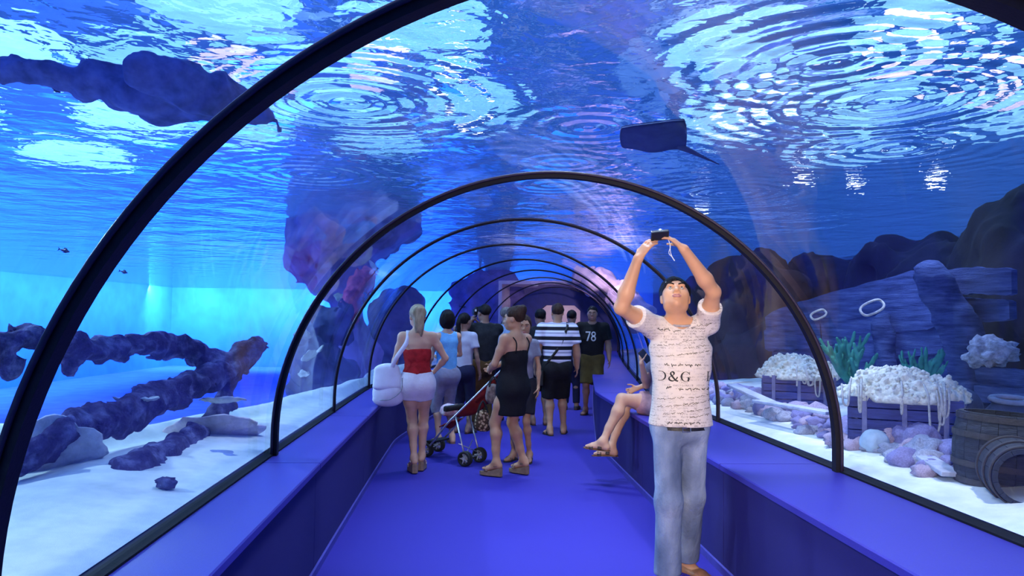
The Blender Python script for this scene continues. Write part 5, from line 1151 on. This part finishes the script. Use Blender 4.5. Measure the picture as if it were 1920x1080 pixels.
for (rw, fw_, hd_) in ((r1, f1, hA), (r2, f2, hB)):
    rwc, fwc = rw + Vector((0, 0, RW)), fw_ + Vector((0, 0, RW)); mid = rwc.lerp(fwc, .42) + Vector((0, 0, .34)); 
    bm = bmesh.new(); b_tube(bm, spline([fwc, fwc.lerp(mid, .55), mid, mid.lerp(hd_, .5), hd_], 6), .0105, 8); part('frame_tube', bm, MTUBE)
    bm = bmesh.new(); b_tube(bm, [rwc, mid.lerp(hd_, .12)], .0095, 8); part('rear_leg', bm, MTUBE)
    bm = bmesh.new(); b_tube(bm, spline([hd_ + (hd_ - mid).normalized() * -.02, hd_, hd_ + (hd_ - mid).normalized() * .05 + Vector((0, 0, -.02)), hd_ + (hd_ - mid).normalized() * .09 + Vector((0, 0, -.06))], 5), .018, 8); part('handle', bm, MTYRE)
    if rw is r1: m1 = mid
    else: m2 = mid
for a, b_ in ((r1, r2), (f1, f2)):
    bm = bmesh.new(); b_tube(bm, [a + Vector((0, 0, RW)), b_ + Vector((0, 0, RW))], .008, 8); part('axle', bm, MTUBE)
bm = bmesh.new(); q1 = r1.lerp(m1, .4) + Vector((0, 0, RW * .6)); q2 = r2.lerp(m2, .4) + Vector((0, 0, RW * .6)); b_tube(bm, [q1, r2 + Vector((0, 0, RW + .02))], .006, 6); part('brace', bm, MTUBE)
bm = bmesh.new(); b_tube(bm, [q2, r1 + Vector((0, 0, RW + .02))], .006, 6); part('brace', bm, MTUBE)
def sheet(name, A_, B_, C_, D_, sag, m, nrm):
    """hanging cloth between two rails A-B and D-C"""
    n = 10; V, F = [], []
    for lay in (0, 1):
        for i in range(n + 1):
            for j in range(n + 1):
                u, v = i / n, j / n; p = A_.lerp(B_, u).lerp(D_.lerp(C_, u), v); V.append(p - nrm * sag * math.sin(PI * v) * math.sin(PI * min(u * 1.2, 1)) + nrm * (.006 if lay else -.006))
    k = (n + 1) ** 2
    for i in range(n):
        for j in range(n):
            a = i * (n + 1) + j; F += [(a, a + 1, a + n + 2, a + n + 1), (k + a, k + a + n + 1, k + a + n + 2, k + a + 1)]
    ed = [i * (n + 1) for i in range(n + 1)] + [n * (n + 1) + j for j in range(1, n + 1)] + [i * (n + 1) + n for i in range(n - 1, -1, -1)] + list(range(n - 1, 0, -1))
    for a, c in zip(ed, ed[1:] + ed[:1]): F.append((a, c, k + c, k + a))
    return adopt(link(name, mesh(name, V, F), m), root)
up = Vector((0, 0, 1)); bk = -fwd
sheet('backrest', m1.lerp(hA, .08), m1.lerp(hA, .86), m2.lerp(hB, .86), m2.lerp(hB, .08), .12, MRED, (up + bk * -.6).normalized())
sA, sB = f1 + Vector((0, 0, RW)), f2 + Vector((0, 0, RW))
sheet('seat', m1.lerp(sA, .0), m1.lerp(sA, .45) + Vector((0, 0, .08)), m2.lerp(sB, .45) + Vector((0, 0, .08)), m2, .06, MRED, up)
s_ = Solid(m1.lerp(hA, .5) - Vector((.4, .4, .4)), m1.lerp(hA, .5) + Vector((.5, .5, .5)), .014)
c0, c1 = m1.lerp(hA, .45).lerp(m2.lerp(hB, .45), .5), m1.lerp(hA, .80).lerp(m2.lerp(hB, .8), .5); s_.ecap(c0 + Vector((.02, 0, -.05)), c1 + Vector((-.01, 0, -.03)), (.17, .035), (.13, .03), axn, .04); s_.noise(.01, 9, 2); adopt(link('hood', s_.mesh('hood', 1), MRED), root)
bm = bmesh.new(); c = m1.lerp(m2, .5); b_box(bm, c + fwd * .03 + Vector((0, 0, .13)), (.06, .34, .06), Matrix.Rotation(math.atan2(axn.y, axn.x) - PI / 2, 3, 'Z'), .02); part('bumper_bar', bm, MDARKF)
bm = bmesh.new(); b_box(bm, sA.lerp(sB, .5) - fwd * .10 + Vector((0, 0, .09)), (.10, .30, .02), Matrix.Rotation(math.atan2(axn.y, axn.x) - PI / 2, 3, 'Z'), .006); part('footrest', bm, MDARKF)
# folded blanket with pale print on the seat
s_ = Solid(c - Vector((.3, .3, .2)), c + Vector((.3, .3, .3)), .012); s_.ell(c + fwd * .12 + Vector((0, 0, .09)), (.10, .12, .07), None, .03); s_.noise(.02, 14, 2); settle('blanket', s_.mesh('blanket', 1), M('printed_blanket', (.50, .52, .62), .9, .5, 16, .4, col2=(.30, .05, .08)), 'small printed blanket bundled on the stroller seat', 'blanket')
# bags hung on the stroller
t = NT('spotted_bag'); vr = t.n('TexVoronoi', {'Vector': t.pos(), 'Scale': 34.0}).outputs['Distance']; MSPOT = t.pbr(t.ramp(vr, [(.2, (.42, .32, .22)), (.42, (.30, .20, .12)), (.52, (.05, .03, .02))]), .85, t.bump(t.noise(20, 3), .3, .02), spec=.15)
def sack(px, py, d, rw, rh, label, m, seed):
    c = at(px, py, d); bgr = empty('tote_bag', c - Vector((0, 0, rh)), .2, label, 'bag'); s_ = Solid((-rw * 1.5, -rw * 1.3, -.04), (rw * 1.5, rw * 1.3, rh * 2.2), .011); s_.ecap((0, 0, rh * .35), (0, 0, rh * 1.5), (rw, rw * .55), (rw * .75, rw * .35), (1, 0, 0), .03); s_.noise(.014, 11, 2); link('bag_body', s_.mesh('bag_body', 1), m, bgr)
    for sg in (-1, 1):
        bm = bmesh.new(); b_tube(bm, spline([(-rw * .5, sg * .03, rh * 1.6), (-rw * .3, sg * .02, rh * 2.2), (0, 0, rh * 2.6), (rw * .3, sg * .02, rh * 2.2), (rw * .5, sg * .03, rh * 1.6)], 6), .008, 6); obj('bag_handle', bm, MDARKF, bgr, True)
sack(905, 786, r1.y + .04, .10, .115, 'brown spotted tote bag hanging low behind the stroller', MSPOT, 1)
sack(925, 736, r1.y - .02, .10, .10, 'dark patterned bag hung on the stroller handle', M('patterned_bag', (.26, .20, .18), .8, .4, 22, .4, col2=(.04, .03, .03)), 2)
